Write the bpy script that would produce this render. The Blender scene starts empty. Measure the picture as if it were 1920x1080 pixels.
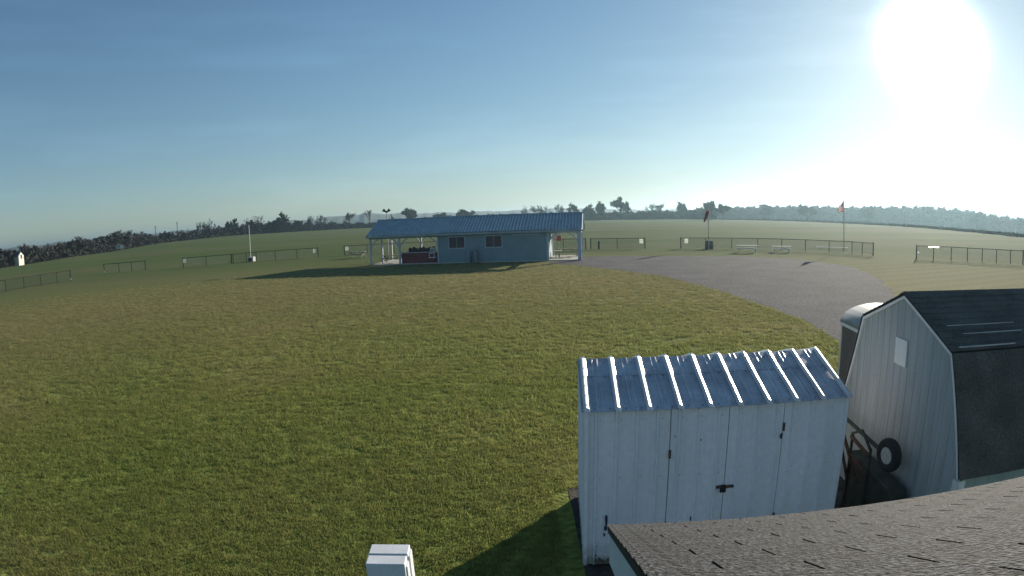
import bpy, math, random
import numpy as np
from mathutils import Vector, Matrix
R = math.radians
random.seed(7); rng = np.random.default_rng(7)
S = bpy.context.scene
COL = S.collection

# ------------------------------------------------------------------ camera
CAM_H = 4.1
PITCH, ROLL = 0.120076, 0.034059
cd = bpy.data.cameras.new('camera'); cam = bpy.data.objects.new('camera', cd); COL.objects.link(cam); S.camera = cam
_F = Vector((0, math.cos(PITCH), -math.sin(PITCH))); _R0 = Vector((1, 0, 0)); _U0 = _R0.cross(_F)
_R = math.cos(ROLL) * _R0 - math.sin(ROLL) * _U0
_U = math.cos(ROLL) * _U0 + math.sin(ROLL) * _R0
cam.matrix_world = Matrix(((_R.x, _U.x, -_F.x, 0), (_R.y, _U.y, -_F.y, 0), (_R.z, _U.z, -_F.z, CAM_H), (0, 0, 0, 1)))
cd.type = 'PANO'; cd.sensor_width = 36; cd.clip_start = 0.05; cd.clip_end = 20000
cc = cd.cycles if hasattr(cd, 'cycles') and hasattr(cd.cycles, 'panorama_type') else cd
cc.panorama_type = 'FISHEYE_LENS_POLYNOMIAL'
cc.fisheye_fov = math.pi
cc.fisheye_polynomial_k0 = 0.0
cc.fisheye_polynomial_k1 = -1 / (1110 * 36 / 1920)
cc.fisheye_polynomial_k2 = 0.0; cc.fisheye_polynomial_k3 = 0.0; cc.fisheye_polynomial_k4 = 0.0

# ------------------------------------------------------------------ sky, sun, exposure
SUN_AZ, SUN_EL = R(41.8), R(15.0)
SD = Vector((math.sin(SUN_AZ) * math.cos(SUN_EL), math.cos(SUN_AZ) * math.cos(SUN_EL), math.sin(SUN_EL)))
W = bpy.data.worlds.new('World'); S.world = W; W.use_nodes = True
n, l = W.node_tree.nodes, W.node_tree.links
bg = n['Background']; bg.inputs['Strength'].default_value = 0.069
sky = n.new('ShaderNodeTexSky'); sky.sky_type = 'NISHITA'; sky.sun_disc = False
sky.sun_elevation = SUN_EL; sky.sun_rotation = SUN_AZ
sky.air_density = 1.0; sky.dust_density = 0.25; sky.ozone_density = 2.5; sky.altitude = 100
tc = n.new('ShaderNodeTexCoord')
dot = n.new('ShaderNodeVectorMath'); dot.operation = 'DOT_PRODUCT'; dot.inputs[1].default_value = SD
l.new(tc.outputs['Generated'], dot.inputs[0])
ac = n.new('ShaderNodeMath'); ac.operation = 'ARCCOSINE'; l.new(dot.outputs['Value'], ac.inputs[0])
def glow(width, amp, powr=2.0):
    a = n.new('ShaderNodeMath'); a.operation = 'DIVIDE'; l.new(ac.outputs[0], a.inputs[0]); a.inputs[1].default_value = width
    b = n.new('ShaderNodeMath'); b.operation = 'POWER'; l.new(a.outputs[0], b.inputs[0]); b.inputs[1].default_value = powr
    c = n.new('ShaderNodeMath'); c.operation = 'MULTIPLY'; l.new(b.outputs[0], c.inputs[0]); c.inputs[1].default_value = -1
    d = n.new('ShaderNodeMath'); d.operation = 'EXPONENT'; l.new(c.outputs[0], d.inputs[0])
    e = n.new('ShaderNodeMath'); e.operation = 'MULTIPLY'; l.new(d.outputs[0], e.inputs[0]); e.inputs[1].default_value = amp
    return e
g1 = glow(R(3.3), 60, 2.4); g2 = glow(R(8), 1.6, 1.2)
ga = n.new('ShaderNodeMath'); ga.operation = 'ADD'; l.new(g1.outputs[0], ga.inputs[0]); l.new(g2.outputs[0], ga.inputs[1])
gcol = n.new('ShaderNodeVectorMath'); gcol.operation = 'SCALE'; gcol.inputs[0].default_value = (0.85, 1.0, 0.98); l.new(ga.outputs[0], gcol.inputs['Scale'])
tint = n.new('ShaderNodeVectorMath'); tint.operation = 'MULTIPLY'; l.new(sky.outputs[0], tint.inputs[0]); tint.inputs[1].default_value = (1.00, 1.21, 1.32)
# faint thin cirrus streaks low in the sky
cn = n.new('ShaderNodeTexNoise'); cn.inputs['Scale'].default_value = 2.2; cn.inputs['Detail'].default_value = 5
cm = n.new('ShaderNodeMapping'); cm.inputs['Scale'].default_value = (1, 1, 7); l.new(tc.outputs['Generated'], cm.inputs[0]); l.new(cm.outputs[0], cn.inputs[0])
cr = n.new('ShaderNodeMapRange'); cr.inputs[1].default_value = 0.5; cr.inputs[2].default_value = 0.8; cr.inputs[3].default_value = 1.0; cr.inputs[4].default_value = 1.22
l.new(cn.outputs[0], cr.inputs[0])
cs = n.new('ShaderNodeVectorMath'); cs.operation = 'SCALE'; l.new(tint.outputs[0], cs.inputs[0]); l.new(cr.outputs[0], cs.inputs['Scale'])
ad = n.new('ShaderNodeVectorMath'); ad.operation = 'ADD'; l.new(cs.outputs[0], ad.inputs[0]); l.new(gcol.outputs[0], ad.inputs[1])
l.new(ad.outputs[0], bg.inputs['Color'])
den = n.new('ShaderNodeVectorMath'); den.operation = 'MULTIPLY_ADD'; l.new(cs.outputs[0], den.inputs[0]); den.inputs[1].default_value = (0.058,) * 3; den.inputs[2].default_value = (1, 1, 1)
dv = n.new('ShaderNodeVectorMath'); dv.operation = 'DIVIDE'; l.new(cs.outputs[0], dv.inputs[0]); l.new(den.outputs[0], dv.inputs[1]); l.new(dv.outputs[0], ad.inputs[0])
sl = bpy.data.lights.new('sun', 'SUN'); sl.energy = 5.0; sl.angle = R(0.53); sl.color = (1.0, 0.9, 0.74)
so = bpy.data.objects.new('sun', sl); COL.objects.link(so); so.rotation_euler = (-SD).to_track_quat('-Z', 'Y').to_euler(); so.location = (30, 30, 30)
S.view_settings.view_transform = 'Standard'; S.view_settings.look = 'None'; S.view_settings.gamma = 1
S.view_settings.use_curve_mapping = False; S.view_settings.exposure = 0.70
S.render.engine = 'CYCLES'; S.cycles.use_denoising = True
S.cycles.max_bounces = 6; S.cycles.volume_bounces = 0; S.cycles.transparent_max_bounces = 12
try: S.cycles.volume_step_rate = 5
except Exception: pass

# ------------------------------------------------------------------ helpers
def mat(name, col, rough=0.8, metal=0.0, var=0.15, vscale=4.0, bump=0.0, bscale=30.0, col2=None, spec=0.5, stretch=(1, 1, 1), detail=4, coord='Object', transl=0.0, fine=0.0, fscale=200.0):
    m = bpy.data.materials.new(name); m.use_nodes = True
    n, l = m.node_tree.nodes, m.node_tree.links
    b = n['Principled BSDF']; b.inputs['Roughness'].default_value = rough; b.inputs['Metallic'].default_value = metal
    b.inputs['Specular IOR Level'].default_value = spec
    t = n.new('ShaderNodeTexCoord'); mp = n.new('ShaderNodeMapping'); mp.inputs['Scale'].default_value = stretch
    l.new(t.outputs[coord], mp.inputs[0])
    nz = n.new('ShaderNodeTexNoise'); nz.inputs['Scale'].default_value = vscale; nz.inputs['Detail'].default_value = detail
    l.new(mp.outputs[0], nz.inputs[0])
    c2 = col2 if col2 else tuple(c * (1 - 2 * var) for c in col)
    c1 = col if col2 else tuple(min(1, c * (1 + var)) for c in col)
    r = n.new('ShaderNodeValToRGB'); r.color_ramp.elements[0].position = 0.32; r.color_ramp.elements[1].position = 0.68
    r.color_ramp.elements[0].color = (*c2, 1); r.color_ramp.elements[1].color = (*c1, 1)
    l.new(nz.outputs[0], r.inputs[0]); out = r.outputs[0]
    if fine > 0:
        nf = n.new('ShaderNodeTexNoise'); nf.inputs['Scale'].default_value = fscale; nf.inputs['Detail'].default_value = 2; l.new(t.outputs[coord], nf.inputs[0])
        mr = n.new('ShaderNodeMapRange'); mr.inputs[1].default_value = 0.3; mr.inputs[2].default_value = 0.7; mr.inputs[3].default_value = 1 - fine; mr.inputs[4].default_value = 1 + fine
        l.new(nf.outputs[0], mr.inputs[0]); sc = n.new('ShaderNodeVectorMath'); sc.operation = 'SCALE'; l.new(out, sc.inputs[0]); l.new(mr.outputs[0], sc.inputs['Scale']); out = sc.outputs[0]
    l.new(out, b.inputs['Base Color'])
    if bump > 0:
        nb = n.new('ShaderNodeTexNoise'); nb.inputs['Scale'].default_value = bscale; nb.inputs['Detail'].default_value = 3; l.new(mp.outputs[0], nb.inputs[0])
        bp = n.new('ShaderNodeBump'); bp.inputs['Strength'].default_value = bump; bp.inputs['Distance'].default_value = 0.02
        l.new(nb.outputs[0], bp.inputs['Height']); l.new(bp.outputs[0], b.inputs['Normal'])
    if transl > 0:
        tr = n.new('ShaderNodeBsdfTranslucent'); l.new(out, tr.inputs[0]); mx = n.new('ShaderNodeMixShader'); mx.inputs[0].default_value = transl
        l.new(b.outputs[0], mx.inputs[1]); l.new(tr.outputs[0], mx.inputs[2]); l.new(mx.outputs[0], n['Material Output'].inputs[0])
    return m

class MB:
    def __init__(s): s.v = []; s.f = []
    def add(s, vs, fs, M=None):
        o = len(s.v)
        s.v += [tuple(M @ Vector(v)) if M is not None else tuple(v) for v in vs]
        s.f += [tuple(i + o for i in f) for f in fs]; return s
    def box(s, x0, x1, y0, y1, z0, z1, M=None):
        return s.add([(x0, y0, z0), (x1, y0, z0), (x1, y1, z0), (x0, y1, z0), (x0, y0, z1), (x1, y0, z1), (x1, y1, z1), (x0, y1, z1)],
                     [(0, 3, 2, 1), (4, 5, 6, 7), (0, 1, 5, 4), (1, 2, 6, 5), (2, 3, 7, 6), (3, 0, 4, 7)], M)
    def bar(s, a, b, w, h=None, up=(0, 0, 1)):
        a, b = Vector(a), Vector(b); d = (b - a); L = d.length; d.normalize(); h = w if h is None else h
        u = Vector(up)
        if abs(d.dot(u)) > 0.95: u = Vector((1, 0, 0))
        x = d.cross(u).normalized(); y = x.cross(d).normalized()
        M = Matrix(((x.x, y.x, d.x, a.x), (x.y, y.y, d.y, a.y), (x.z, y.z, d.z, a.z), (0, 0, 0, 1)))
        return s.box(-w / 2, w / 2, -h / 2, h / 2, 0, L, M)
    def tube(s, a, b, r, r2=None, k=8, cap=True):
        a, b = Vector(a), Vector(b); d = (b - a).normalized(); r2 = r if r2 is None else r2
        u = Vector((0, 0, 1)) if abs(d.z) < 0.9 else Vector((1, 0, 0)); x = d.cross(u).normalized(); y = x.cross(d)
        vs = [a + (x * math.cos(6.28319 * i / k) + y * math.sin(6.28319 * i / k)) * r for i in range(k)] + [b + (x * math.cos(6.28319 * i / k) + y * math.sin(6.28319 * i / k)) * r2 for i in range(k)]
        fs = [(i, (i + 1) % k, k + (i + 1) % k, k + i) for i in range(k)]
        if cap: fs += [tuple(range(k))[::-1], tuple(range(k, 2 * k))]
        return s.add(vs, fs)
    def lathe(s, prof, c=(0, 0, 0), axis='z', k=20):
        vs = []; fs = []
        for r, h in prof:
            for i in range(k):
                a = 6.2831853 * i / k; p = (r * math.cos(a), r * math.sin(a), h)
                if axis == 'x': p = (h, r * math.cos(a), r * math.sin(a))
                vs.append((p[0] + c[0], p[1] + c[1], p[2] + c[2]))
        for j in range(len(prof) - 1):
            for i in range(k): fs.append((j * k + i, j * k + (i + 1) % k, (j + 1) * k + (i + 1) % k, (j + 1) * k + i))
        fs += [tuple(range(k))[::-1], tuple(range((len(prof) - 1) * k, len(prof) * k))]
        return s.add(vs, fs)
    def prism(s, poly, y0, y1, M=None):   # poly in x,z extruded along y
        k = len(poly)
        return s.add([(x, y0, z) for x, z in poly] + [(x, y1, z) for x, z in poly],
                     [tuple(range(k)), tuple(range(k, 2 * k))[::-1]] + [(i, i + k, (i + 1) % k + k, (i + 1) % k) for i in range(k)], M)
    def mesh(s, name, m, smooth=False):
        me = bpy.data.meshes.new(name); me.from_pydata([tuple(v) for v in s.v], [], s.f)
        if m is not None: me.materials.append(m)
        if smooth: me.polygons.foreach_set('use_smooth', [True] * len(me.polygons))
        me.update(); return me
    def obj(s, name, m, parent=None, smooth=False, bevel=0.0, **kw):
        o = bpy.data.objects.new(name, s.mesh(name, m, smooth)); COL.objects.link(o)
        if parent is not None: o.parent = parent
        if bevel > 0:
            b = o.modifiers.new('bevel', 'BEVEL'); b.width = bevel; b.segments = 2; b.limit_method = 'ANGLE'
        for k, v in kw.items(): o[k] = v
        return o
def child(name, me, parent, loc=(0, 0, 0), rot=(0, 0, 0), **kw):
    o = bpy.data.objects.new(name, me); COL.objects.link(o); o.parent = parent; o.location = loc; o.rotation_euler = rot
    for k, v in kw.items(): o[k] = v
    return o
def thing(name, label, cat, loc=(0, 0, 0), rz=0.0, group=None):
    o = bpy.data.objects.new(name, None); COL.objects.link(o); o.location = loc; o.rotation_euler = (0, 0, rz)
    o.empty_display_size = 0.2; o['label'] = label; o['category'] = cat
    if group: o['group'] = group
    return o
def copy_tree(o, parent=None):
    c = o.copy(); COL.objects.link(c)
    if parent is not None: c.parent = parent
    for ch in list(o.children): copy_tree(ch, c)
    return c

def ribbed(mb, x0, x1, y0f, z0, z1, period, ribw, ribh, base, minor=0.0, phase=0.0, M=None, tf=0.22):
    """ribbed sheet: profile along x, raised towards -y; from z0 to z1, closed with thickness"""
    pts = [(x0, 0.0)]; x = x0 + phase
    while x < x1 - 1e-6:
        a, b, c, d = x - ribw / 2, x - ribw * tf, x + ribw * tf, x + ribw / 2
        for px, h in ((a, 0), (b, ribh), (c, ribh), (d, 0)):
            if x0 < px < x1: pts.append((px, h))
        if minor > 0:
            for f in (1 / 3, 2 / 3):
                q = x + period * f
                for px, h in ((q - 0.012, 0), (q, minor), (q + 0.012, 0)):
                    if x0 < px < x1: pts.append((px, h))
        x += period
    pts.append((x1, 0.0)); pts.sort()
    k = len(pts); t = 0.004
    vs = [(px, base - h, z0) for px, h in pts] + [(px, base - h, z1) for px, h in pts] + [(px, base - h + t, z0) for px, h in pts] + [(px, base - h + t, z1) for px, h in pts]
    fs = []
    for i in range(k - 1):
        fs += [(i, i + 1, k + i + 1, k + i), (2 * k + i + 1, 2 * k + i, 3 * k + i, 3 * k + i + 1), (i + 1, i, 2 * k + i, 2 * k + i + 1), (k + i, k + i + 1, 3 * k + i + 1, 3 * k + i)]
    mb.add(vs, fs, M); return mb

# ------------------------------------------------------------------ terrain
E_AZ = [-180, -90, -49.4, -46.3, -42.7, -39.0, -33.8, -27.1, -20.4, -13.7, -2.9, 7.4, 17.7, 28.0, 38.3, 49.7, 90, 180]
E_EL = [-0.8, -1.2, -1.31, -1.21, -1.01, -0.91, -0.53, -0.36, -0.41, -0.44, -0.53, -0.53, -0.59, -0.79, -1.10, -1.63, -1.5, -0.8]
E_R = [220, 180, 180, 190, 210, 240, 290, 340, 380, 420, 430, 430, 400, 310, 220, 150, 150, 220]
def sm(t): t = min(1, max(0, t)); return t * t * (3 - 2 * t)
def edge(az): return float(np.interp(az, E_AZ, E_R)), float(np.interp(az, E_AZ, E_EL))
def zt(az, r):
    Re, el = edge(az); r0 = 92
    def zf(rr): return CAM_H + rr * math.tan(R(el - 0.06 * sm((rr - Re) / 60)))
    if r <= r0: return 0.0
    ze = CAM_H + Re * math.tan(R(el))
    if r <= Re: return ze * sm((r - r0) / (Re - r0)) if False else ze * ((r - r0) / (Re - r0)) ** 1.15
    return zf(min(r, 640))
def polar(az, r): return r * math.sin(R(az)), r * math.cos(R(az))
azs = list(np.arange(-180, -60, 5.0)) + list(np.arange(-60, 60, 1.25)) + list(np.arange(60, 180, 5.0))
rs = [0.01, 3, 6, 10, 15, 22, 30, 40, 55, 70, 85, 92, 100, 110, 122, 135, 150, 165, 180, 195, 210, 225, 240, 260, 280, 300, 320, 340, 360, 380, 400, 420, 440, 470, 500, 560, 640, 900, 1500, 3000, 6000, 9000]
mb = MB()
for r in rs:
    for a in azs:
        x, y = polar(a, r); mb.v.append((x, y, zt(a, r)))
na = len(azs)
for j in range(len(rs) - 1):
    for i in range(na):
        i2 = (i + 1) % na; mb.f.append((j * na + i, j * na + i2, (j + 1) * na + i2, (j + 1) * na + i))
# lawn material
m = bpy.data.materials.new('lawn'); m.use_nodes = True; n, l = m.node_tree.nodes, m.node_tree.links; b = n['Principled BSDF']
b.inputs['Roughness'].default_value = 1.0; b.inputs['Specular IOR Level'].default_value = 0.05
geo = n.new('ShaderNodeNewGeometry')
def noise(scale, detail=4, stretch=None, rot=0.0):
    nz = n.new('ShaderNodeTexNoise'); nz.inputs['Scale'].default_value = scale; nz.inputs['Detail'].default_value = detail
    if stretch:
        mp = n.new('ShaderNodeMapping'); mp.inputs['Scale'].default_value = stretch; mp.inputs['Rotation'].default_value = (0, 0, rot); l.new(geo.outputs['Position'], mp.inputs[0]); l.new(mp.outputs[0], nz.inputs[0])
    else: l.new(geo.outputs['Position'], nz.inputs[0])
    return nz.outputs[0]
def ramp(inp, stops):
    r = n.new('ShaderNodeValToRGB'); e = r.color_ramp.elements
    while len(e) < len(stops): e.new(0.5)
    for i, (p, c) in enumerate(stops): e[i].position = p; e[i].color = (*c, 1)
    l.new(inp, r.inputs[0]); return r.outputs[0]
def mixc(f, a, b_, mode='MIX'):
    x = n.new('ShaderNodeMix'); x.data_type = 'RGBA'; x.blend_type = mode
    if isinstance(f, float): x.inputs[0].default_value = f
    else: l.new(f, x.inputs[0])
    for k, q in ((6, a), (7, b_)):
        if isinstance(q, tuple): x.inputs[k].default_value = (*q, 1)
        else: l.new(q, x.inputs[k])
    return x.outputs[2]
def maprange(inp, a, b_, c, d):
    x = n.new('ShaderNodeMapRange'); x.inputs[1].default_value = a; x.inputs[2].default_value = b_; x.inputs[3].default_value = c; x.inputs[4].default_value = d; l.new(inp, x.inputs[0]); return x.outputs[0]
G1, G2, G3 = (0.155, 0.195, 0.046), (0.185, 0.210, 0.056), (0.215, 0.212, 0.078)
base = ramp(noise(0.16, 5), [(0.35, G1), (0.55, G2), (0.72, G3)])
fine = ramp(noise(7.0, 6, (1, 1.7, 1)), [(0.3, (0.50, 0.52, 0.5)), (0.7, (1.45, 1.4, 1.3))])
dist = n.new('ShaderNodeVectorMath'); dist.operation = 'LENGTH'; l.new(geo.outputs['Position'], dist.inputs[0])
# the strip of drier, browner grass mown short between the sheds and the shelter
dry = mixc(maprange(dist.outputs['Value'], 14, 34, 0.0, 0.75), base, (0.195, 0.172, 0.085))
band = maprange(dist.outputs['Value'], 38, 72, 0.0, 1.0)
far = ramp(noise(0.022, 4, (0.5, 2.4, 1), R(12)), [(0.3, (0.072, 0.112, 0.036)), (0.5, (0.095, 0.128, 0.048)), (0.7, (0.130, 0.128, 0.066))])
colr = mixc(band, dry, far)
colr = mixc(0.9, colr, fine, 'MULTIPLY')
# worn brown scuffs
sc = maprange(noise(0.55, 3, (1, 2.2, 1)), 0.70, 0.76, 0, 0.6)
colr = mixc(sc, colr, (0.06, 0.05, 0.032))
# the bare dark patch in front of the shelter
pv = n.new('ShaderNodeVectorMath'); pv.operation = 'SUBTRACT'; l.new(geo.outputs['Position'], pv.inputs[0]); pv.inputs[1].default_value = (0.8, 33.4, 0)
pm = n.new('ShaderNodeVectorMath'); pm.operation = 'MULTIPLY'; l.new(pv.outputs[0], pm.inputs[0]); pm.inputs[1].default_value = (1.0, 0.7, 0)
pl = n.new('ShaderNodeVectorMath'); pl.operation = 'LENGTH'; l.new(pm.outputs[0], pl.inputs[0])
pa = n.new('ShaderNodeMath'); pa.operation = 'ADD'; l.new(pl.outputs['Value'], pa.inputs[0]); l.new(maprange(noise(2.5, 4), 0, 1, -0.7, 0.7), pa.inputs[1])
colr = mixc(maprange(pa.outputs[0], 0.25, 0.55, 0.85, 0.0), colr, (0.018, 0.018, 0.022))
wv = n.new('ShaderNodeTexWave'); wv.inputs['Scale'].default_value = 0.16; wv.inputs['Distortion'].default_value = 1.2; wv.inputs['Detail'].default_value = 1
wm = n.new('ShaderNodeMapping'); wm.inputs['Rotation'].default_value = (0, 0, R(78)); l.new(geo.outputs['Position'], wm.inputs[0]); l.new(wm.outputs[0], wv.inputs[0])
wsx = n.new('ShaderNodeVectorMath'); wsx.operation = 'SCALE'; l.new(colr, wsx.inputs[0]); l.new(maprange(wv.outputs['Fac'], 0, 1, 0.93, 1.07), wsx.inputs['Scale']); colr = wsx.outputs[0]
l.new(colr, b.inputs['Base Color'])
bn = n.new('ShaderNodeBump'); bn.inputs['Strength'].default_value = 1.0; bn.inputs['Distance'].default_value = 0.10
hsum = n.new('ShaderNodeMath'); hsum.operation = 'ADD'
h1 = n.new('ShaderNodeMath'); h1.operation = 'MULTIPLY'; l.new(noise(3.2, 4), h1.inputs[0]); h1.inputs[1].default_value = 0.9
h2 = n.new('ShaderNodeMath'); h2.operation = 'MULTIPLY'; l.new(noise(22, 3), h2.inputs[0]); h2.inputs[1].default_value = 0.35
l.new(h1.outputs[0], hsum.inputs[0]); l.new(h2.outputs[0], hsum.inputs[1]); l.new(hsum.outputs[0], bn.inputs['Height'])
l.new(bn.outputs[0], b.inputs['Normal'])
LAWN = m
mb.obj('field_ground', LAWN, smooth=True, kind='structure')

# gravel drive (a sheet just above the lawn)
GR = [(5.5, 58.2), (7.18, 57.8), (12.5, 56.3), (17.4, 54.5), (22.05, 52.3), (24.9, 48.8), (25.8, 43.9), (26.0, 39.3), (23.6, 33.0), (20.4, 27.0), (16.9, 21.5), (13.6, 16.5), (12.0, 13.2), (10.8, 12.2),
      (9.7, 14.6), (10.6, 17.3), (11, 20), (11.1, 23.8), (10.85, 30.2), (10.0, 37.2), (7.9, 42.9), (5.8, 46.9), (3.4, 50.6), (3.6, 52.8), (5.0, 52.8)]
mgr = mat('gravel', (0.086, 0.085, 0.092), 1.0, var=0.12, vscale=0.5, bump=1.0, bscale=14, fine=0.6, fscale=7, spec=0.10)
poly = []
for i in range(len(GR)):
    a, b2 = Vector(GR[i]), Vector(GR[(i + 1) % len(GR)]); k = max(1, int((b2 - a).length / 0.5))
    for j in range(k):
        q = a.lerp(b2, j / k); w = 0.0 if q.y > 51.5 and q.x < 6.5 else 0.30
        poly.append((q.x + random.uniform(-w, w), q.y + random.uniform(-w, w), 0.008))
MB().add(poly, [tuple(range(len(poly)))[::-1]]).obj('gravel_drive', mgr, kind='structure')

# dark bare soil between the two sheds
ms = mat('bare_soil', (0.050, 0.042, 0.034), 0.95, var=0.3, vscale=3, bump=0.8, bscale=10, fine=0.3, fscale=25)
poly = [(0.80 + random.uniform(-.06, .06) + 5.75 * (k / 12), 5.2 + random.uniform(-.1, .1), 0.006) for k in range(13)] + [(6.4, 9.0, 0.006)] + [(4.1 - 3.35 * (k / 8), 8.2 + random.uniform(-.08, .08), 0.006) for k in range(9)]
MB().add(poly, [tuple(range(len(poly)))]).obj('bare_soil', ms, kind='structure')

# ------------------------------------------------------------------ materials
M_white = mat('white_sheet_metal', (0.74, 0.75, 0.80), 0.45, var=0.05, vscale=1.3, stretch=(1, 1, 0.35), fine=0.05, fscale=14)
def add_base_dirt(m, z0, z1, col, amt):
    n, l = m.node_tree.nodes, m.node_tree.links; b = n['Principled BSDF']; src = b.inputs['Base Color'].links[0].from_socket
    t = n.new('ShaderNodeTexCoord'); sp = n.new('ShaderNodeSeparateXYZ'); l.new(t.outputs['Object'], sp.inputs[0])
    nz = n.new('ShaderNodeTexNoise'); nz.inputs['Scale'].default_value = 9; nz.inputs['Detail'].default_value = 5; l.new(t.outputs['Object'], nz.inputs[0])
    m1 = n.new('ShaderNodeMapRange'); m1.inputs[1].default_value = z0; m1.inputs[2].default_value = z1; m1.inputs[3].default_value = 1; m1.inputs[4].default_value = 0; l.new(sp.outputs[2], m1.inputs[0])
    mm_ = n.new('ShaderNodeMath'); mm_.operation = 'MULTIPLY'; l.new(m1.outputs[0], mm_.inputs[0]); l.new(nz.outputs[0], mm_.inputs[1])
    m2 = n.new('ShaderNodeMapRange'); m2.inputs[1].default_value = 0.1; m2.inputs[2].default_value = 0.5; m2.inputs[4].default_value = amt; l.new(mm_.outputs[0], m2.inputs[0])
    x = n.new('ShaderNodeMix'); x.data_type = 'RGBA'; l.new(m2.outputs[0], x.inputs[0]); l.new(src, x.inputs[6]); x.inputs[7].default_value = (*col, 1); l.new(x.outputs[2], b.inputs['Base Color'])
add_base_dirt(M_white, 0.02, 0.42, (0.17, 0.17, 0.13), 0.85)
M_galv = mat('galvanised_roof', (0.40, 0.42, 0.45), 0.42, metal=0.45, var=0.13, vscale=3.0, stretch=(1, 1, 0.4), fine=0.10, fscale=22)
M_rib_sunlit = mat('galvanised_rib_sunlit', (0.74, 0.73, 0.70), 0.35, metal=0.35, var=0.10, vscale=3.0, fine=0.1, fscale=30)  # paler copy of the roof metal: sunlight on the ribs put into their colour
M_rust = mat('rusty_steel', (0.10, 0.055, 0.035), 0.8, var=0.3, vscale=30)
M_chip = mat('chipped_blue_primer', (0.030, 0.035, 0.09), 0.7, var=0.3, vscale=30)
M_black = mat('black_seam', (0.015, 0.015, 0.018), 0.9)
M_steel = mat('dull_steel', (0.30, 0.30, 0.30), 0.5, metal=0.6)
M_dirt = mat('splashed_mud', (0.16, 0.13, 0.10), 0.95, var=0.3, vscale=12)

# ------------------------------------------------------------------ white metal shed
SW, SDp, SE, SR = 3.08, 1.95, 2.03, 2.34
sh = thing('metal_shed', 'low white ribbed metal shed with double doors and ten bright roof ribs', 'shed', (0.757, 6.044, 0), R(-4.4))
def wallseg(name, x0, x1, z0=0.04, z1=SE, base=0.0, phase=0.0, **kw):
    return ribbed(MB(), x0, x1, 0, z0, z1, 0.228, 0.045, 0.030, base, minor=0.004, phase=phase).obj(name, M_white, sh, **kw)
D0, D1, D2 = 0.93, 1.60, 2.27
wallseg('wall_panel', 0.0, D0 - 0.004, phase=0.10)
dl = wallseg('door', D0 + 0.004, D1 - 0.004, z0=0.10, z1=SE - 0.03, base=-0.006, phase=0.09)
dr = wallseg('door', D1 + 0.004, D2 - 0.004, z0=0.10, z1=SE - 0.03, base=-0.006, phase=0.12)
wallseg('wall_panel', D2 + 0.004, SW, phase=0.11)
MB().box(D0 - 0.03, D2 + 0.03, 0.012, 0.03, 0.05, SE - 0.01).obj('door_backing', M_black, sh)
for side, x in ((-1, 0.0), (1, SW)):
    for nm, (xa, xb, ya, yb) in (('corner_trim', (x - 0.022, x + 0.022, -0.024, -0.018)), ('corner_trim', (x + side * 0.018, x + side * 0.024, -0.018, 0.06))):
        MB().box(min(xa, xb), max(xa, xb), ya, yb, 0.03, SE - 0.01).obj(nm, M_white, sh)
# side and back walls
for x, s in ((0.0, -1), (SW, 1)):
    Mx = Matrix.Rotation(R(-90) if s < 0 else R(90), 4, 'Z'); Mx.translation = Vector((x, SDp if s < 0 else 0, 0))
    q = ribbed(MB(), 0.0, SDp, 0, 0.04, SE - 0.01, 0.228, 0.045, 0.030, 0.0, minor=0.004, phase=0.1, M=Mx)
    q.obj('side_wall', M_white, sh)
    MB().add([(x, 0, SE - 0.01), (x, SDp, SE - 0.01), (x, 1.0, SR - 0.02), (x - 0.01 * s, 0, SE - 0.01), (x - 0.01 * s, SDp, SE - 0.01), (x - 0.01 * s, 1.0, SR - 0.02)],
             [(0, 1, 2), (5, 4, 3), (0, 3, 4, 1), (1, 4, 5, 2), (2, 5, 3, 0)]).obj('gable_end', M_white, sh)
MB().box(0.02, SW - 0.02, SDp - 0.02, SDp, 0.04, SE - 0.02).obj('back_wall', M_white, sh)
MB().box(0.03, SW - 0.03, 0.035, SDp - 0.03, 0.0, 0.04).obj('floor_frame', M_rust, sh)
def slopeM(x, y, z, dy, dz):
    L = math.hypot(dy, dz); c, s = dy / L, dz / L
    return Matrix(((1, 0, 0, x), (0, s, c, y), (0, -c, s, z), (0, 0, 0, 1)))
fy, fz, ry, rz_ = -0.07, SE - 0.012, 1.0, SR
Ls = math.hypot(ry - fy, rz_ - fz)
Mf = slopeM(0, fy, fz, ry - fy, rz_ - fz)
Mb = Matrix.Translation((SW, 2 * ry, 0)) @ Matrix.Rotation(math.pi, 4, 'Z') @ Mf
pitch_ = (SW + 0.0) / 9.0
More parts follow.
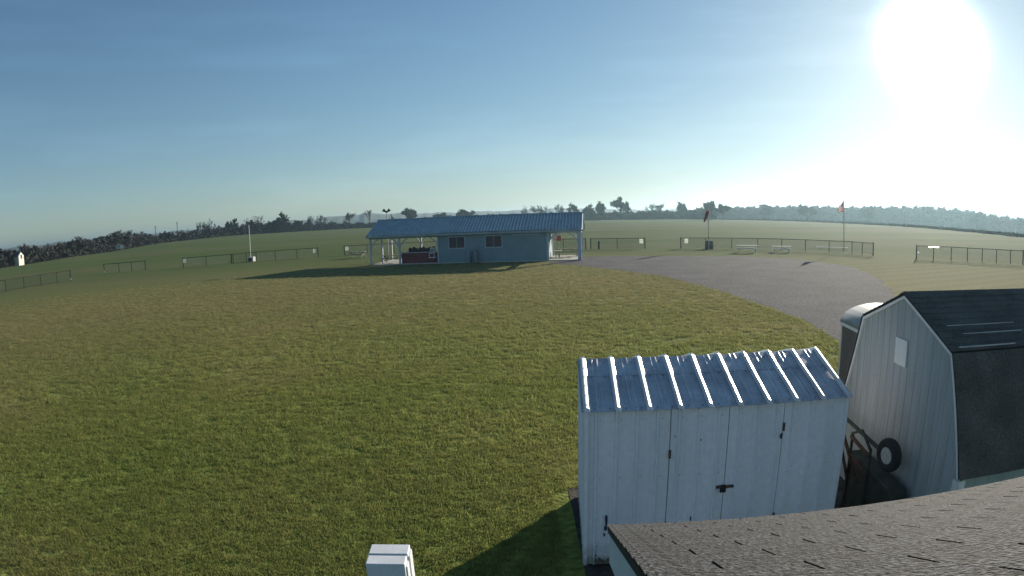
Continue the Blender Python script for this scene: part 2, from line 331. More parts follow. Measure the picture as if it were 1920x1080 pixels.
for Mx, side in ((Mf, 'f'), (Mb, 'b')):
    for k in range(9):
        xa, xb = k * pitch_, (k + 1) * pitch_
        if k == 0: xa -= 0.06
        if k == 8: xb += 0.05
        for (z0, z1, dh) in ((0.0, Ls * 0.66, 0.0), (Ls * 0.64, Ls, 0.0035)):
            q = MB(); segs = []
            w = xb - xa; xm = (xa + xb) / 2 + random.uniform(-0.012, 0.012)
            prof = [(xa, 0), (xm - 0.045, 0), (xm - 0.03, 0.0035), (xm - 0.018, 0), (xm + 0.018, 0), (xm + 0.03, 0.0035), (xm + 0.045, 0), (xb, 0)]
            kk = len(prof); vs = []
            nz_ = 5; buck = [[random.uniform(-0.0022, 0.0022) for _ in prof] for _ in range(nz_ + 1)]
            for j in range(nz_ + 1):
                for i, (px, h) in enumerate(prof): vs.append((px, -h - dh - (buck[j][i] if 0 < i < kk - 1 else 0), z0 + (z1 - z0) * j / nz_))
            fs = [(j * kk + i, j * kk + i + 1, (j + 1) * kk + i + 1, (j + 1) * kk + i) for j in range(nz_) for i in range(kk - 1)]
            q.add(vs, fs, Mx); o = q.obj('roof_sheet', M_galv, sh)
            so_ = o.modifiers.new('thickness', 'SOLIDIFY'); so_.thickness = 0.003; so_.offset = -1
    for k in range(10):
        x = k * pitch_; q = MB(); h = 0.034
        prof = [(-0.038, 0.0), (-0.030, h * 0.85), (-0.008, h), (0.018, h * 0.62), (0.040, 0.0)]
        vs = []; zz = (-0.012, 0.03, Ls * 0.33, Ls * 0.66, Ls - 0.03, Ls + 0.004)
        for j, z in enumerate(zz):
            f = 0.25 if j in (0,) else (0.5 if j == len(zz) - 1 else 1.0); jx = random.uniform(-0.004, 0.004)
            for px, hh in prof: vs.append((x + px * (0.75 if j == 0 else 1) + jx, -0.004 - hh * f, z))
        nzz = len(zz)
        fs = [(j * 5 + i, j * 5 + i + 1, (j + 1) * 5 + i + 1, (j + 1) * 5 + i) for j in range(nzz - 1) for i in range(4)] + [(4, 3, 2, 1, 0), tuple(range((nzz - 1) * 5, nzz * 5))]
        q.add(vs, fs, Mx).obj('roof_rib', M_rib_sunlit, sh)
# screws
q = MB()
for k in range(9):
    for z in (0.05, Ls * 0.62, Ls * 0.90):
        for dx in (0.09, pitch_ - 0.09):
            P = Mf @ Vector((k * pitch_ + dx, -0.003, z)); Q = Mf @ Vector((k * pitch_ + dx, -0.012, z)); q.tube(P, Q, 0.009, k=6)
for z in np.linspace(0.08, Ls * 0.75, 5):
    P = Mf @ Vector((0.0, -0.038, z)); Q = Mf @ Vector((0.0, -0.044, z)); q.tube(P, Q, 0.007, k=6)
for x in np.arange(0.15, SW, 0.228):
    for z in (0.35, 1.2, 1.9): q.tube((x, -0.008, z), (x, -0.014, z), 0.006, k=6)
q.obj('screws', M_steel, sh, kind='stuff')
# latch with padlock, hinges, chips
lt = MB().box(D1 - 0.10, D1 + 0.12, -0.034, -0.028, 1.00, 1.035).obj('hasp', M_rust, sh)
MB().box(D1 - 0.055, D1 + 0.015, -0.055, -0.034, 0.955, 1.01).tube((D1 - 0.045, -0.045, 1.01), (D1 - 0.045, -0.045, 1.045), 0.005, k=6).tube((D1 + 0.005, -0.045, 1.01), (D1 + 0.005, -0.045, 1.045), 0.005, k=6).bar((D1 - 0.045, -0.045, 1.045), (D1 + 0.005, -0.045, 1.045), 0.01).obj('padlock', M_black, sh)
for x, z in ((D0, 1.42), (D2 + 0.0, 1.66), (D0, 0.5), (D2, 0.5)):
    MB().box(x - 0.014, x + 0.014, -0.030, -0.022, z, z + 0.10).obj('hinge', M_rust, sh)
def blotch(x, z, w, h, m, k=9):
    pts = []
    for i in range(k):
        a = 6.283 * i / k; f = random.uniform(0.55, 1.0); pts.append((x + math.cos(a) * w * f, z + math.sin(a) * h * f))
    MB().prism(pts, -0.0215, -0.019).obj('paint_chip', m, sh)
blotch(0.235, 0.66, 0.026, 0.11, M_chip); blotch(0.228, 0.55, 0.022, 0.06, M_chip); blotch(0.215, 0.46, 0.014, 0.04, M_chip)
blotch(D2 - 0.02, 1.60, 0.022, 0.045, M_chip); blotch(1.23, 0.62, 0.012, 0.04, M_chip); blotch(0.11, 0.36, 0.010, 0.014, M_chip); blotch(0.12, 0.17, 0.011, 0.028, M_chip); blotch(0.13, 0.30, 0.008, 0.01, M_chip)
blotch(0.98, 1.68, 0.008, 0.012, M_chip); blotch(1.28, 1.62, 0.008, 0.018, M_chip)
q = MB()
for i in range(14):
    x = random.uniform(0.02, 0.9); w = random.uniform(0.02, 0.07); q.prism([(x - w, 0.045), (x + w, 0.045), (x + w * 0.4, 0.05 + random.uniform(0.03, 0.12)), (x - w * 0.5, 0.05 + random.uniform(0.02, 0.10))], -0.0205 - i * 0.0002, -0.019)
q.obj('mud_splash', M_dirt, sh, kind='stuff')

# ------------------------------------------------------------------ gambrel barn shed
M_board = mat('grey_white_siding', (0.38, 0.41, 0.42), 0.8, var=0.08, vscale=2.5, stretch=(3, 3, 0.4), bump=0.4, bscale=20, fine=0.08, fscale=40)
M_dshin = mat('dark_shingles', (0.105, 0.100, 0.088), 0.9, var=0.15, vscale=2.5, bump=0.6, bscale=60, fine=0.35, fscale=45, spec=0.2)
M_trimw = mat('white_trim', (0.74, 0.75, 0.74), 0.6, var=0.05)
M_green = mat('grey_green_siding', (0.30, 0.36, 0.33), 0.8, var=0.08, vscale=2)
BW, BE, BWB, BHB, BR_ = 3.33, 1.375, 1.175, 2.636, 3.094
bn_ = thing('barn_shed', 'grey gambrel roofed barn shed with vertical siding and a dark shingled roof', 'shed', (4.848, 6.106, 0), R(90) - 0.134 + math.pi / 2 - R(0))
# local frame: x = along gable (towards left/back), y = into the shed (away right) -> use rotation so that +y = ridge direction
bn_.rotation_euler = (0, 0, -0.134 - math.pi / 2)
BL_ = 4.2
def gtop(x):
    a = abs(x)
    if a <= BWB: return BR_ + (BHB - BR_) * a / BWB
    return BHB + (BE - BHB) * (a - BWB) / (BW / 2 - BWB)
# front boards: gable plane at y=0 facing -y
xs = list(np.arange(-BW / 2, BW / 2 - 0.05, 0.1852)) + [BW / 2]
for i in range(len(xs) - 1):
    a, c = xs[i] + 0.004, xs[i + 1] - 0.004
    br = sorted([a, c] + [k for k in (-BWB, 0, BWB) if a < k < c])
    pl_ = [(a, 0.05), (c, 0.05)] + [(x, gtop(x) - 0.02) for x in br[::-1]]
    MB().prism(pl_, random.uniform(-0.001, 0.001), 0.016).obj('siding_board', M_board, bn_)
out_ = [(-BW / 2, 0.02), (BW / 2, 0.02), (BW / 2, BE), (BWB, BHB - .01), (0, BR_ - .02), (-BWB, BHB - .01), (-BW / 2, BE)]
MB().prism([(x * 0.995, z) for x, z in out_], 0.0165, 0.035).obj('gable_sheathing', M_black, bn_)
MB().prism([(x * 0.995, z) for x, z in out_], BL_ - 0.02, BL_).obj('back_wall', M_board, bn_)
for s in (-1, 1):
    q = MB(); 
    for k in range(int(BL_ / 0.2)):
        y0 = 0.04 + k * 0.2; q = MB().box(min(s * BW / 2, s * (BW / 2 - 0.016)), max(s * BW / 2, s * (BW / 2 - 0.016)), y0 + 0.003, y0 + 0.197, 0.05, BE - 0.01); q.obj('siding_board', M_green, bn_)
    MB().box(min(s * (BW / 2 + 0.012), s * (BW / 2 - 0.0)), max(s * (BW / 2 + 0.012), s * (BW / 2)), -0.02, 0.09, 0.03, BE - 0.02).obj('corner_trim', M_trimw, bn_)
    MB().box(min(s * (BW / 2 + 0.012), s * (BW / 2 - 0.09)), max(s * (BW / 2 + 0.012), s * (BW / 2 - 0.09)), -0.022, -0.003, 0.03, BE - 0.03).obj('corner_trim', M_trimw, bn_)
# rake trim along the gambrel
rk = [(-BW / 2 - 0.012, BE + 0.01), (-BWB - 0.01, BHB), (0, BR_ + 0.01), (BWB + 0.01, BHB), (BW / 2 + 0.012, BE + 0.01)]
for i in range(4):
    (xa, za), (xb, zb) = rk[i], rk[i + 1]; d = math.hypot(xb - xa, zb - za); nx, nz2 = (zb - za) / d * 0.035, -(xb - xa) / d * 0.035
    MB().prism([(xa + nx, za + nz2), (xb + nx, zb + nz2), (xb, zb), (xa, za)], -0.03, -0.004).obj('rake_trim', M_trimw, bn_)
# roof: stepped shingle courses, four slopes
for i in range(4):
    (xa, za), (xb, zb) = rk[i], rk[i + 1]
    if i >= 2: (xa, za), (xb, zb) = (xb, zb), (xa, za)     # a = lower, b = upper
    d = math.hypot(xb - xa, zb - za); ux, uz = (xb - xa) / d, (zb - za) / d; nx, nz2 = -uz, ux
    if nz2 < 0 or (i >= 2): nx, nz2 = (uz, -ux)
    if nz2 < 0: nx, nz2 = -nx, -nz2
    MB().prism([(xa, za), (xb, zb), (xb + nx * 0.03, zb + nz2 * 0.03), (xa + nx * 0.03, za + nz2 * 0.03)], -0.028, BL_ + 0.02).obj('roof_deck', M_black, bn_)
    nc = int(d / 0.14) + 1
    for k in range(nc):
        t0 = k * d / nc; t1 = min(d, t0 + d / nc * 1.15)
        p0 = (xa + ux * t0, za + uz * t0); p1 = (xa + ux * t1, za + uz * t1)
        MB().prism([(p0[0] + nx * 0.031, p0[1] + nz2 * 0.031), (p1[0] + nx * 0.031, p1[1] + nz2 * 0.031), (p1[0] + nx * 0.033, p1[1] + nz2 * 0.033), (p0[0] + nx * 0.043, p0[1] + nz2 * 0.043)], -0.035, BL_ + 0.03).obj('shingle_course', M_dshin, bn_)
MB().prism([(-0.13, BR_ - 0.01), (0, BR_ + 0.045), (0.13, BR_ - 0.01), (0.13, BR_ + 0.01), (0, BR_ + 0.062), (-0.13, BR_ + 0.01)], -0.036, BL_ + 0.03).obj('ridge_cap', M_dshin, bn_)
# square vent cover high in the gable
MB().prism([(-0.16, 2.22), (0.15, 2.22), (0.15, 2.56), (-0.16, 2.56)], -0.026, -0.003).obj('vent_cover', M_trimw, bn_, bevel=0.008)
# sun catching shingle edges, built as three pale strips low on the upper right slope
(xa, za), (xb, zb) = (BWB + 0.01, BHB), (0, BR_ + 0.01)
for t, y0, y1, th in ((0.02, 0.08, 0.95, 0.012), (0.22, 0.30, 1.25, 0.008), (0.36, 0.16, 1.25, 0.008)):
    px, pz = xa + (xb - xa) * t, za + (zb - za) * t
    MB().bar((px + 0.01, y0, pz + 0.055), (px + 0.01, y1, pz + 0.055), th, th).obj('sunlit_edge_strip', mat('sunlit_edge_tone', (0.5, 0.52, 0.5), 0.5), bn_)

# ------------------------------------------------------------------ round-roofed trailer behind the barn
M_brown = mat('faded_brown_panel', (0.150, 0.125, 0.115), 0.75, var=0.12, vscale=2)
M_alu = mat('white_trailer_roof', (0.24, 0.26, 0.28), 0.6, var=0.05, vscale=2)
tr = thing('cargo_trailer', 'brown sided cargo trailer with a white barrel roof behind the grey barn shed', 'trailer', (6.14, 8.55, 0), R(-9))
TW, TL, TH = 1.5, 1.6, 2.0
arc = [(TW / 2 - TW / 2 * math.cos(math.pi * i / 12), TH + 0.33 * math.sin(math.pi * i / 12)) for i in range(13)]
MB().box(0.02, 0.05, 0.03, TL - 0.03, 0.45, TH - 0.02).obj('side_panel', M_brown, tr)
MB().box(TW - 0.05, TW - 0.02, 0.03, TL - 0.03, 0.45, TH - 0.02).obj('side_panel', M_brown, tr)
for y in (0.0, TL - 0.03):
    MB().prism([(0.03, 0.45), (TW - 0.03, 0.45)] + [(x, z - 0.02) for x, z in arc[::-1]], y + 0.005, y + 0.03).obj('end_panel', M_brown, tr)
MB().add([(x, y, z) for x, z in arc for y in (-0.03, TL + 0.03)], [(2 * i, 2 * i + 1, 2 * i + 3, 2 * i + 2) for i in range(12)]).obj('barrel_roof', M_alu, tr, smooth=True).modifiers.new('thickness', 'SOLIDIFY').thickness = 0.02
for y in (-0.05, TL + 0.02):
    MB().add([(0.5 * TW + (x - 0.5 * TW) * s, yy, TH + (z - TH) * s - (0.0 if s > 1 else 0.02)) for x, z in arc for s in (1.015, 0.97) for yy in (y, y + 0.035)],
             [f for i in range(12) for f in ((4 * i, 4 * i + 1, 4 * i + 5, 4 * i + 4), (4 * i + 2, 4 * i, 4 * i + 4, 4 * i + 6), (4 * i + 3, 4 * i + 2, 4 * i + 6, 4 * i + 7), (4 * i + 1, 4 * i + 3, 4 * i + 7, 4 * i + 5))]).obj('roof_hoop', M_trimw, tr)
for x in (-0.01, TW - 0.02): MB().box(x, x + 0.03, -0.04, TL + 0.04, TH - 0.06, TH + 0.02).obj('gutter_rail', M_trimw, tr)
for x in (0.0, TW - 0.03):
    for y in (0.0, TL - 0.03): MB().box(x, x + 0.03, y, y + 0.03, 0.45, TH - 0.06).obj('corner_post', M_trimw, tr)
MB().box(0.1, TW - 0.1, 0.05, TL - 0.05, 0.38, 0.45).obj('chassis', M_black, tr)
M_tyre = mat('tyre_rubber', (0.022, 0.022, 0.024), 0.85, var=0.2, vscale=12)
def wheel_mesh(rad, wid):
    t = MB(); w = wid / 2; prof = [(rad * 0.48, -w * 0.75), (rad * 0.62, -w * 0.95), (rad * 0.85, -w), (rad * 0.96, -w * 0.75), (rad, -w * 0.3), (rad, w * 0.3), (rad * 0.96, w * 0.75), (rad * 0.85, w), (rad * 0.62, w * 0.95), (rad * 0.48, w * 0.75)]
    t.lathe(prof, axis='x', k=28); ty = t.mesh('tyre', M_tyre, True)
    r_ = MB().lathe([(rad * 0.50, -w * 0.86), (rad * 0.45, -w * 0.88), (rad * 0.38, -w * 0.70), (rad * 0.2, -w * 0.74), (rad * 0.16, -w * 1.0), (rad * 0.05, -w * 1.05)], axis='x', k=24)
    return ty, r_.mesh('rim', mat('painted_rim', (0.50, 0.50, 0.47), 0.5, var=0.1, vscale=20), False)
ty, rm = wheel_mesh(0.33, 0.18)
for x in (0.05, TW - 0.05):
    o = child('wheel', ty, tr, (x, TL / 2, 0.33), (0, 0, 0)); child('rim', rm, o)

# ------------------------------------------------------------------ small cart tipped up against the barn gable
ct = thing('utility_cart', 'dark wheeled cart tipped up between the white shed and the grey barn', 'cart', (4.50, 6.22, 0), R(-8))
M_dk = mat('dark_green_cart', (0.035, 0.045, 0.035), 0.7, var=0.3, vscale=6)
ty2, rm2 = wheel_mesh(0.215, 0.12)
for y, x in ((0.0, 0.10), (2.15, 0.10)):
    w_ = child('wheel', ty2, ct, (x, y - 0.50, 1.20), (0, 0, R(12))); child('rim', rm2, w_)
MB().bar((0.06, -0.48, 1.20), (0.10, 1.62, 1.20), 0.04).obj('axle', M_dk, ct)
MB().box(0.0, 0.26, -0.85, 0.50, 0.10, 0.88).obj('tub', M_dk, ct, bevel=0.02)  # cart tub, enlarged to fill the dark area below the wheel
for y in (-0.2, 0.40):
    MB().bar((-0.02, y, 0.02), (-0.02, y, 1.18), 0.032).obj('frame_rail', M_dk, ct)
MB().bar((-0.03, -0.20, 1.17), (-0.03, 0.10, 1.32), 0.03).bar((-0.03, 0.40, 1.17), (-0.03, 0.10, 1.32), 0.03).obj('drawbar', M_dk, ct)
for z_ in (1.08, 0.82): MB().bar((-0.04, -0.20, z_), (-0.04, 0.40, z_ + 0.05), 0.04).obj('cross_brace', M_rust, ct)
MB().bar((-0.10, -0.1, 0.65), (-0.30, 0.15, 1.30), 0.035).bar((-0.12, 0.2, 0.6), (-0.32, 0.22, 1.25), 0.035).bar((-0.30, 0.10, 1.28), (-0.32, 0.26, 1.28), 0.035).obj('handle', M_rust, ct)

# ------------------------------------------------------------------ foreground building with the three-tab shingle roof
M_shin = mat('grey_asphalt_shingle', (0.037, 0.040, 0.046), 0.85, var=0.12, vscale=6, bump=1.0, bscale=90, fine=0.85, fscale=75, spec=0.2)
M_fascia = mat('pale_blue_fascia', (0.42, 0.52, 0.60), 0.6, var=0.04, vscale=2)
fb = thing('shingled_building', 'building corner in front with grey shingle roof and pale blue fascia', 'building', (0.406, 2.316, 0), -0.113)
# local: x along eave (right), y into slope direction horizontally = away; roof rises towards -y
SL = 0.464; EZ = 2.736; RW = 4.6; RL = 2.6
cS, sS = math.cos(SL), math.sin(SL)
def roofP(x, t, h=0.0): return (x, -t * cS + h * sS, EZ + t * sS + h * cS)
q = MB(); v = [roofP(x, t, h) for h in (-0.02, -0.001) for x, t in ((0.0, 0.0), (RW, 0.0), (RW, RL), (0.0, RL))]
q.add(v, [(0, 1, 2, 3), (7, 6, 5, 4), (0, 4, 5, 1), (1, 5, 6, 2), (2, 6, 7, 3), (3, 7, 4, 0)]).obj('roof_deck', M_black, fb)
nn_, ll_ = M_shin.node_tree.nodes, M_shin.node_tree.links
for q_ in nn_:
    if q_.type == 'MAP_RANGE': q_.inputs[1].default_value = 0.40; q_.inputs[2].default_value = 0.62
oi_ = nn_.new('ShaderNodeObjectInfo'); mr_ = nn_.new('ShaderNodeMapRange'); mr_.inputs[3].default_value = 0.80; mr_.inputs[4].default_value = 1.20; ll_.new(oi_.outputs['Random'], mr_.inputs[0])
src_ = nn_['Principled BSDF'].inputs['Base Color'].links[0].from_socket; sc_ = nn_.new('ShaderNodeVectorMath'); sc_.operation = 'SCALE'; ll_.new(src_, sc_.inputs[0]); ll_.new(mr_.outputs[0], sc_.inputs['Scale']); ll_.new(sc_.outputs[0], nn_['Principled BSDF'].inputs['Base Color'])
# shingle tab mesh: wedge with thick butt edge
TABW, EXP = 0.305, 0.135
def tab_mesh(w, seed):
    rr = random.Random(seed); mbb = MB(); nx_, ny_ = 5, 2
    vs = []; L = EXP * 2.0
    for j in range(ny_ + 1):
        for i in range(nx_ + 1):
            x = (i / nx_) * w; t = L * j / ny_ + (rr.uniform(-0.003, 0.003) if j == 0 else 0); h = 0.0105 - 0.0065 * j / ny_ + (rr.uniform(0, 0.0015) if j == 0 else 0)
            vs.append((x, -t * cS + h * sS, t * sS + h * cS))
    k = nx_ + 1; fs = [(j * k + i, j * k + i + 1, (j + 1) * k + i + 1, (j + 1) * k + i) for j in range(ny_) for i in range(nx_)]
    o = len(vs)
    for i in range(k): x, y, z = vs[i]; vs.append((x, y - 0.006 * sS, z - 0.006 * cS))
    fs += [(o + i, o + i + 1, i + 1, i) for i in range(nx_)]
    mbb.add(vs, fs); return mbb.mesh('shingle', M_shin)
tabs = [tab_mesh(TABW - 0.007, s) for s in range(5)]; halves = [tab_mesh(TABW / 2 - 0.007, 20 + s) for s in range(2)]
nrow = int(RL / EXP)
for r_ in range(nrow):
    t0 = -0.018 + r_ * EXP; x = -0.02
    off = (r_ % 2)
    if off:
        child('shingle', halves[r_ % 4 // 2], fb, (x, roofP(0, t0)[1], roofP(0, t0)[2])); x += TABW / 2
    while x < RW - TABW:
        child('shingle', tabs[random.randrange(5)], fb, (x + random.uniform(-.001, .001), roofP(0, t0)[1], roofP(0, t0)[2] + 0.0)); x += TABW
# drip edge and rake fascia (board follows the slope)
def slab(name, m, x0, x1, t0, t1, h0, h1, par=fb):
    v = [roofP(x, t, h) for h in (h0, h1) for x, t in ((x0, t0), (x1, t0), (x1, t1), (x0, t1))]
    return MB().add(v, [(0, 1, 2, 3), (7, 6, 5, 4), (0, 4, 5, 1), (1, 5, 6, 2), (2, 6, 7, 3), (3, 7, 4, 0)]).obj(name, m, par)
slab('drip_edge', M_black, -0.016, -0.0005, -0.02, RL, -0.026, 0.002)
slab('rake_fascia', M_fascia, -0.008, 0.014, 0.0, RL, -0.165, -0.0275)
q = MB().box(0.0, RW, 0.0, 0.02, EZ - 0.15, EZ - 0.02); q.obj('eave_fascia', M_fascia, fb)
MB().box(0.02, RW, -0.35, -0.001, EZ - 0.17, EZ - 0.155).obj('soffit', M_fascia, fb)
yb = -RL * cS; zb = EZ + RL * sS
MB().add([(0.25, -0.35, 0), (0.25, -0.35, EZ - 0.16), (0.25, yb, zb - 0.22), (0.25, yb, 0), (RW - .1, -0.35, 0), (RW - .1, -0.35, EZ - 0.16), (RW - .1, yb, zb - 0.22), (RW - .1, yb, 0)],
         [(0, 1, 2, 3), (7, 6, 5, 4), (0, 4, 5, 1), (1, 5, 6, 2), (2, 6, 7, 3), (3, 7, 4, 0)]).obj('wall', M_fascia, fb)

# ------------------------------------------------------------------ white box on a post
M_wbox = mat('white_painted_box', (0.70, 0.72, 0.74), 0.55, var=0.06, vscale=8, fine=0.04, fscale=60)
bx = thing('white_box', 'small white box with a seam across its lid on a post at the bottom edge', 'box', (-0.69, 2.65, 0), R(2))
MB().box(-0.11, 0.095, -0.095, -0.004, 2.06, 2.40).obj('box_half', M_wbox, bx, bevel=0.004)
MB().box(-0.11, 0.100, 0.000, 0.100, 2.06, 2.405).obj('box_half', M_wbox, bx, bevel=0.004)
MB().box(0.096, 0.104, -0.07, -0.012, 2.09, 2.37).box(0.101, 0.110, 0.008, 0.085, 2.09, 2.385).obj('side_flange', M_wbox, bx)
MB().box(-0.045, 0.045, -0.045, 0.045, 0, 2.06).obj('post', M_fascia, bx)

# ------------------------------------------------------------------ open-ended green shelter
M_teal = mat('blue_green_siding', (0.190, 0.275, 0.305), 0.75, var=0.05, vscale=0.9, fine=0.05, fscale=9)
M_troof = mat('blue_green_roof_metal', (0.20, 0.29, 0.33), 0.30, metal=0.15, var=0.1, vscale=1.2, spec=0.8)
M_ltrim = mat('pale_grey_timber', (0.42, 0.48, 0.54), 0.75, var=0.08, vscale=3)
M_conc = mat('concrete', (0.42, 0.40, 0.36), 0.9, var=0.08, vscale=1.5, fine=0.08, fscale=12)
M_glass = mat('dark_window_glass', (0.035, 0.04, 0.075), 0.12, var=0.1, spec=0.5)
M_maroon = mat('maroon_board', (0.16, 0.042, 0.050), 0.8, var=0.15, vscale=2)
BLn, BD, EZ2, RZ2 = 20.15, 6.1, 2.80, 4.30
st = thing('picnic_shelter', 'long blue green shelter with ribbed metal roof, open end bays and two dark windows', 'shelter', (-13.545, 55.874, 0), R(-8.5))
MB().box(0.0, BLn - 0.15, 0.0, BD, 0.0, 0.09).obj('concrete_slab', M_conc, st)
X1, X2 = 6.95, 17.05
W1x, W1w, WZ0, WZ1 = (7.95, 11.42), 1.45, 1.42, 2.42
holes = [(w, w + W1w) for w in W1x]
cuts = [X1] + [v for h in holes for v in h] + [X2]
k = 0
for i in range(len(cuts) - 1):
    a, c = cuts[i], cuts[i + 1]
    if i % 2 == 1:
        MB().box(a, c, 0.0, 0.1, 0.09, WZ0).obj('wall_panel', M_teal, st); MB().box(a, c, 0.0, 0.1, WZ1, EZ2 - 0.02).obj('wall_panel', M_teal, st)
    else: MB().box(a, c, 0.0, 0.1, 0.09, EZ2 - 0.02).obj('wall_panel', M_teal, st)
for x in np.arange(X1 + 0.4, X2, 1.22):
    if not any(a - .1 < x < c + .1 for a, c in holes): MB().box(x - 0.02, x + 0.02, -0.012, 0.0, 0.1, EZ2 - 0.05).obj('batten', M_teal, st)
MB().box(X1, X2, BD - 0.1, BD, 0.09, EZ2 - 0.02).obj('wall_panel', M_teal, st)
for x in (X1, X2 - 0.1):
    MB().prism([(0.1, 0.09), (BD - 0.1, 0.09), (BD - 0.1, EZ2 - 0.02), (BD / 2, RZ2 - 0.1), (0.1, EZ2 - 0.02)], 0, 0.1, Matrix(((0, 1, 0, x), (1, 0, 0, 0), (0, 0, 1, 0), (0, 0, 0, 1)))).obj('wall_panel', M_teal, st)
for a, c in holes:
    fr = MB().box(a - 0.07, a, -0.03, 0.05, WZ0 - 0.07, WZ1 + 0.07).box(c, c + 0.07, -0.03, 0.05, WZ0 - 0.07, WZ1 + 0.07).box(a, c, -0.03, 0.05, WZ0 - 0.07, WZ0).box(a, c, -0.03, 0.05, WZ1, WZ1 + 0.07)
    w_ = fr.obj('window', M_ltrim, st)
    MB().box(a, (a + c) / 2 - 0.03, 0.03, 0.04, WZ0, WZ1).obj('pane', M_glass, w_); MB().box((a + c) / 2 + 0.03, c, 0.03, 0.04, WZ0, WZ1).obj('pane', M_glass, w_)
    MB().box((a + c) / 2 - 0.03, (a + c) / 2 + 0.03, 0.0, 0.045, WZ0, WZ1).obj('mullion', M_teal, w_)
MB().box(13.9, 16.4, -0.05, 0.0, 2.44, 2.52).obj('door_track', M_ltrim, st)
MB().box(X1 - 0.03, X1 + 0.05, -0.035, -0.002, 0.1, EZ2 - .02).obj('corner_trim', M_teal, st)
MB().box(X2 - 0.05, X2 + 0.10, -0.035, -0.002, 0.09, EZ2 - .3).obj('corner_trim', M_ltrim, st)
# beams and braced posts
for y in (0.0, BD - 0.14):
    MB().box(-0.05, X1, y, y + 0.14, EZ2 - 0.30, EZ2 - 0.03).obj('beam', M_ltrim if y > 1 else M_teal, st); MB().box(X2, BLn, y, y + 0.14, EZ2 - 0.30, EZ2 - 0.03).obj('beam', M_ltrim, st)
for x in (0.0, BLn - 0.14): MB().box(x, x + 0.14, 0.14, BD - 0.14, EZ2 - 0.28, EZ2 - 0.03).obj('beam', M_ltrim, st)
def post(x, y, dirs, t=0.16):
    p = MB().box(x, x + t, y, y + t, 0.02, EZ2 - 0.30).obj('post', M_ltrim, st)
    for s in dirs:
        b_ = MB(); pts = [(0.0, -0.75), (0.22, -0.42), (0.42, -0.2), (0.75, -0.0)]
        for i in range(3):
            a_, c_ = pts[i], pts[i + 1]; cx = x + (t if s > 0 else 0)
            b_.bar((cx + s * a_[0], y + t / 2, EZ2 - 0.30 + a_[1]), (cx + s * c_[0], y + t / 2, EZ2 - 0.30 + c_[1]), 0.10, 0.09, up=(0, 1, 0))
        b_.obj('brace', M_ltrim, p)
post(0.0, 0.0, (1,)); post(2.95, 0.0, (-1, 1)); post(X1 - 0.17, 0.02, (-1,), 0.14); post(BLn - 0.36, 0.0, (-1,), 0.34); post(X2 + 0.02, 0.02, (1,), 0.12)
post(0.0, BD - 0.2, (1,)); post(3.3, BD - 0.2, (-1, 1)); post(BLn - 0.2, BD - 0.2, (-1,)); post(X2 + 0.02, BD - 0.2, (1,), 0.12)
post(0.0, BD / 2, ())
# roof panels: 23 sheets a side, three ribs each
NP = 23; x0r, x1r = -0.22, BLn + 0.2; pw = (x1r - x0r) / NP; oy = -0.35; ez = EZ2 + 0.03
Lr = math.hypot(BD / 2 - oy, RZ2 - ez)
Mf2 = slopeM(0, oy, ez, BD / 2 - oy, RZ2 - ez); Mb2 = Matrix.Translation((x0r + x1r, BD, 0)) @ Matrix.Rotation(math.pi, 4, 'Z') @ Mf2
for Mx in (Mf2, Mb2):
    for k in range(NP):
        ribbed(MB(), x0r + k * pw + 0.002, x0r + (k + 1) * pw - 0.002, 0, 0, Lr, pw / 3, 0.19, 0.080, 0, phase=pw / 6, M=Mx, tf=0.07).obj('roof_panel', M_troof, st)
MB().prism([(-0.16, -0.085), (0, 0.0), (0.16, -0.085), (0.16, -0.05), (0, 0.03), (-0.16, -0.05)], x0r, x1r, Matrix(((0, 1, 0, 0), (1, 0, 0, BD / 2), (0, 0, 1, RZ2 + 0.055), (0, 0, 0, 1)))).obj('ridge_cap', M_troof, st)
for y in (oy + 0.02, BD - oy - 0.05): MB().box(x0r, x1r, y, y + 0.03, ez - 0.20, ez - 0.02).obj('eave_fascia', M_troof, st)
for x in (x0r, x1r - 0.03):
    q = MB()
    for (ya, za), (yb_, zb_) in (((oy, ez), (BD / 2, RZ2)), ((BD - oy, ez), (BD / 2, RZ2))): q.bar((x + 0.015, ya, za - 0.09), (x + 0.015, yb_, zb_ - 0.09), 0.03, 0.16, up=(0, 0, 1))
    q.obj('rake_trim', M_troof, st)
for k in range(12):   # rafters seen from below in the open bays
    x = (0.3 + k * 0.6) if k < 11 else 18.5
    q = MB(); q.bar((x, 0.0, ez - 0.10), (x, BD / 2, RZ2 - 0.12), 0.05, 0.1); q.bar((x, BD, ez - 0.10), (x, BD / 2, RZ2 - 0.12), 0.05, 0.1); q.obj('rafter', M_ltrim, st)

# things in and around the shelter, placed in its own frame
SM = Matrix.Translation((-13.545, 55.874, 0)) @ Matrix.Rotation(R(-8.5), 4, 'Z')
def sl_(x, y, z=0.0): return tuple(SM @ Vector((x, y, z)))
mw = thing('maroon_counter', 'dark maroon boarded counter standing in the left open bay of the shelter', 'counter', sl_(3.15, 0.25, 0.0), R(-8.5))
for k in range(7): MB().box(0.0, 3.6, 0.0, 0.04, 0.10 + k * 0.138, 0.234 + k * 0.138).obj('board', M_maroon, mw)
MB().box(-0.05, 3.65, -0.05, 0.75, 1.07, 1.12).obj('counter_top', M_ltrim, mw)
MB().box(0.0, 0.04, 0.04, 0.7, 0.1, 1.07).obj('end_panel', M_maroon, mw); MB().box(3.56, 3.6, 0.04, 0.7, 0.1, 1.07).obj('end_panel', M_maroon, mw)
M_log = mat('dark_bundles', (0.050, 0.036, 0.050), 0.9, var=0.3, vscale=5)
o0 = None
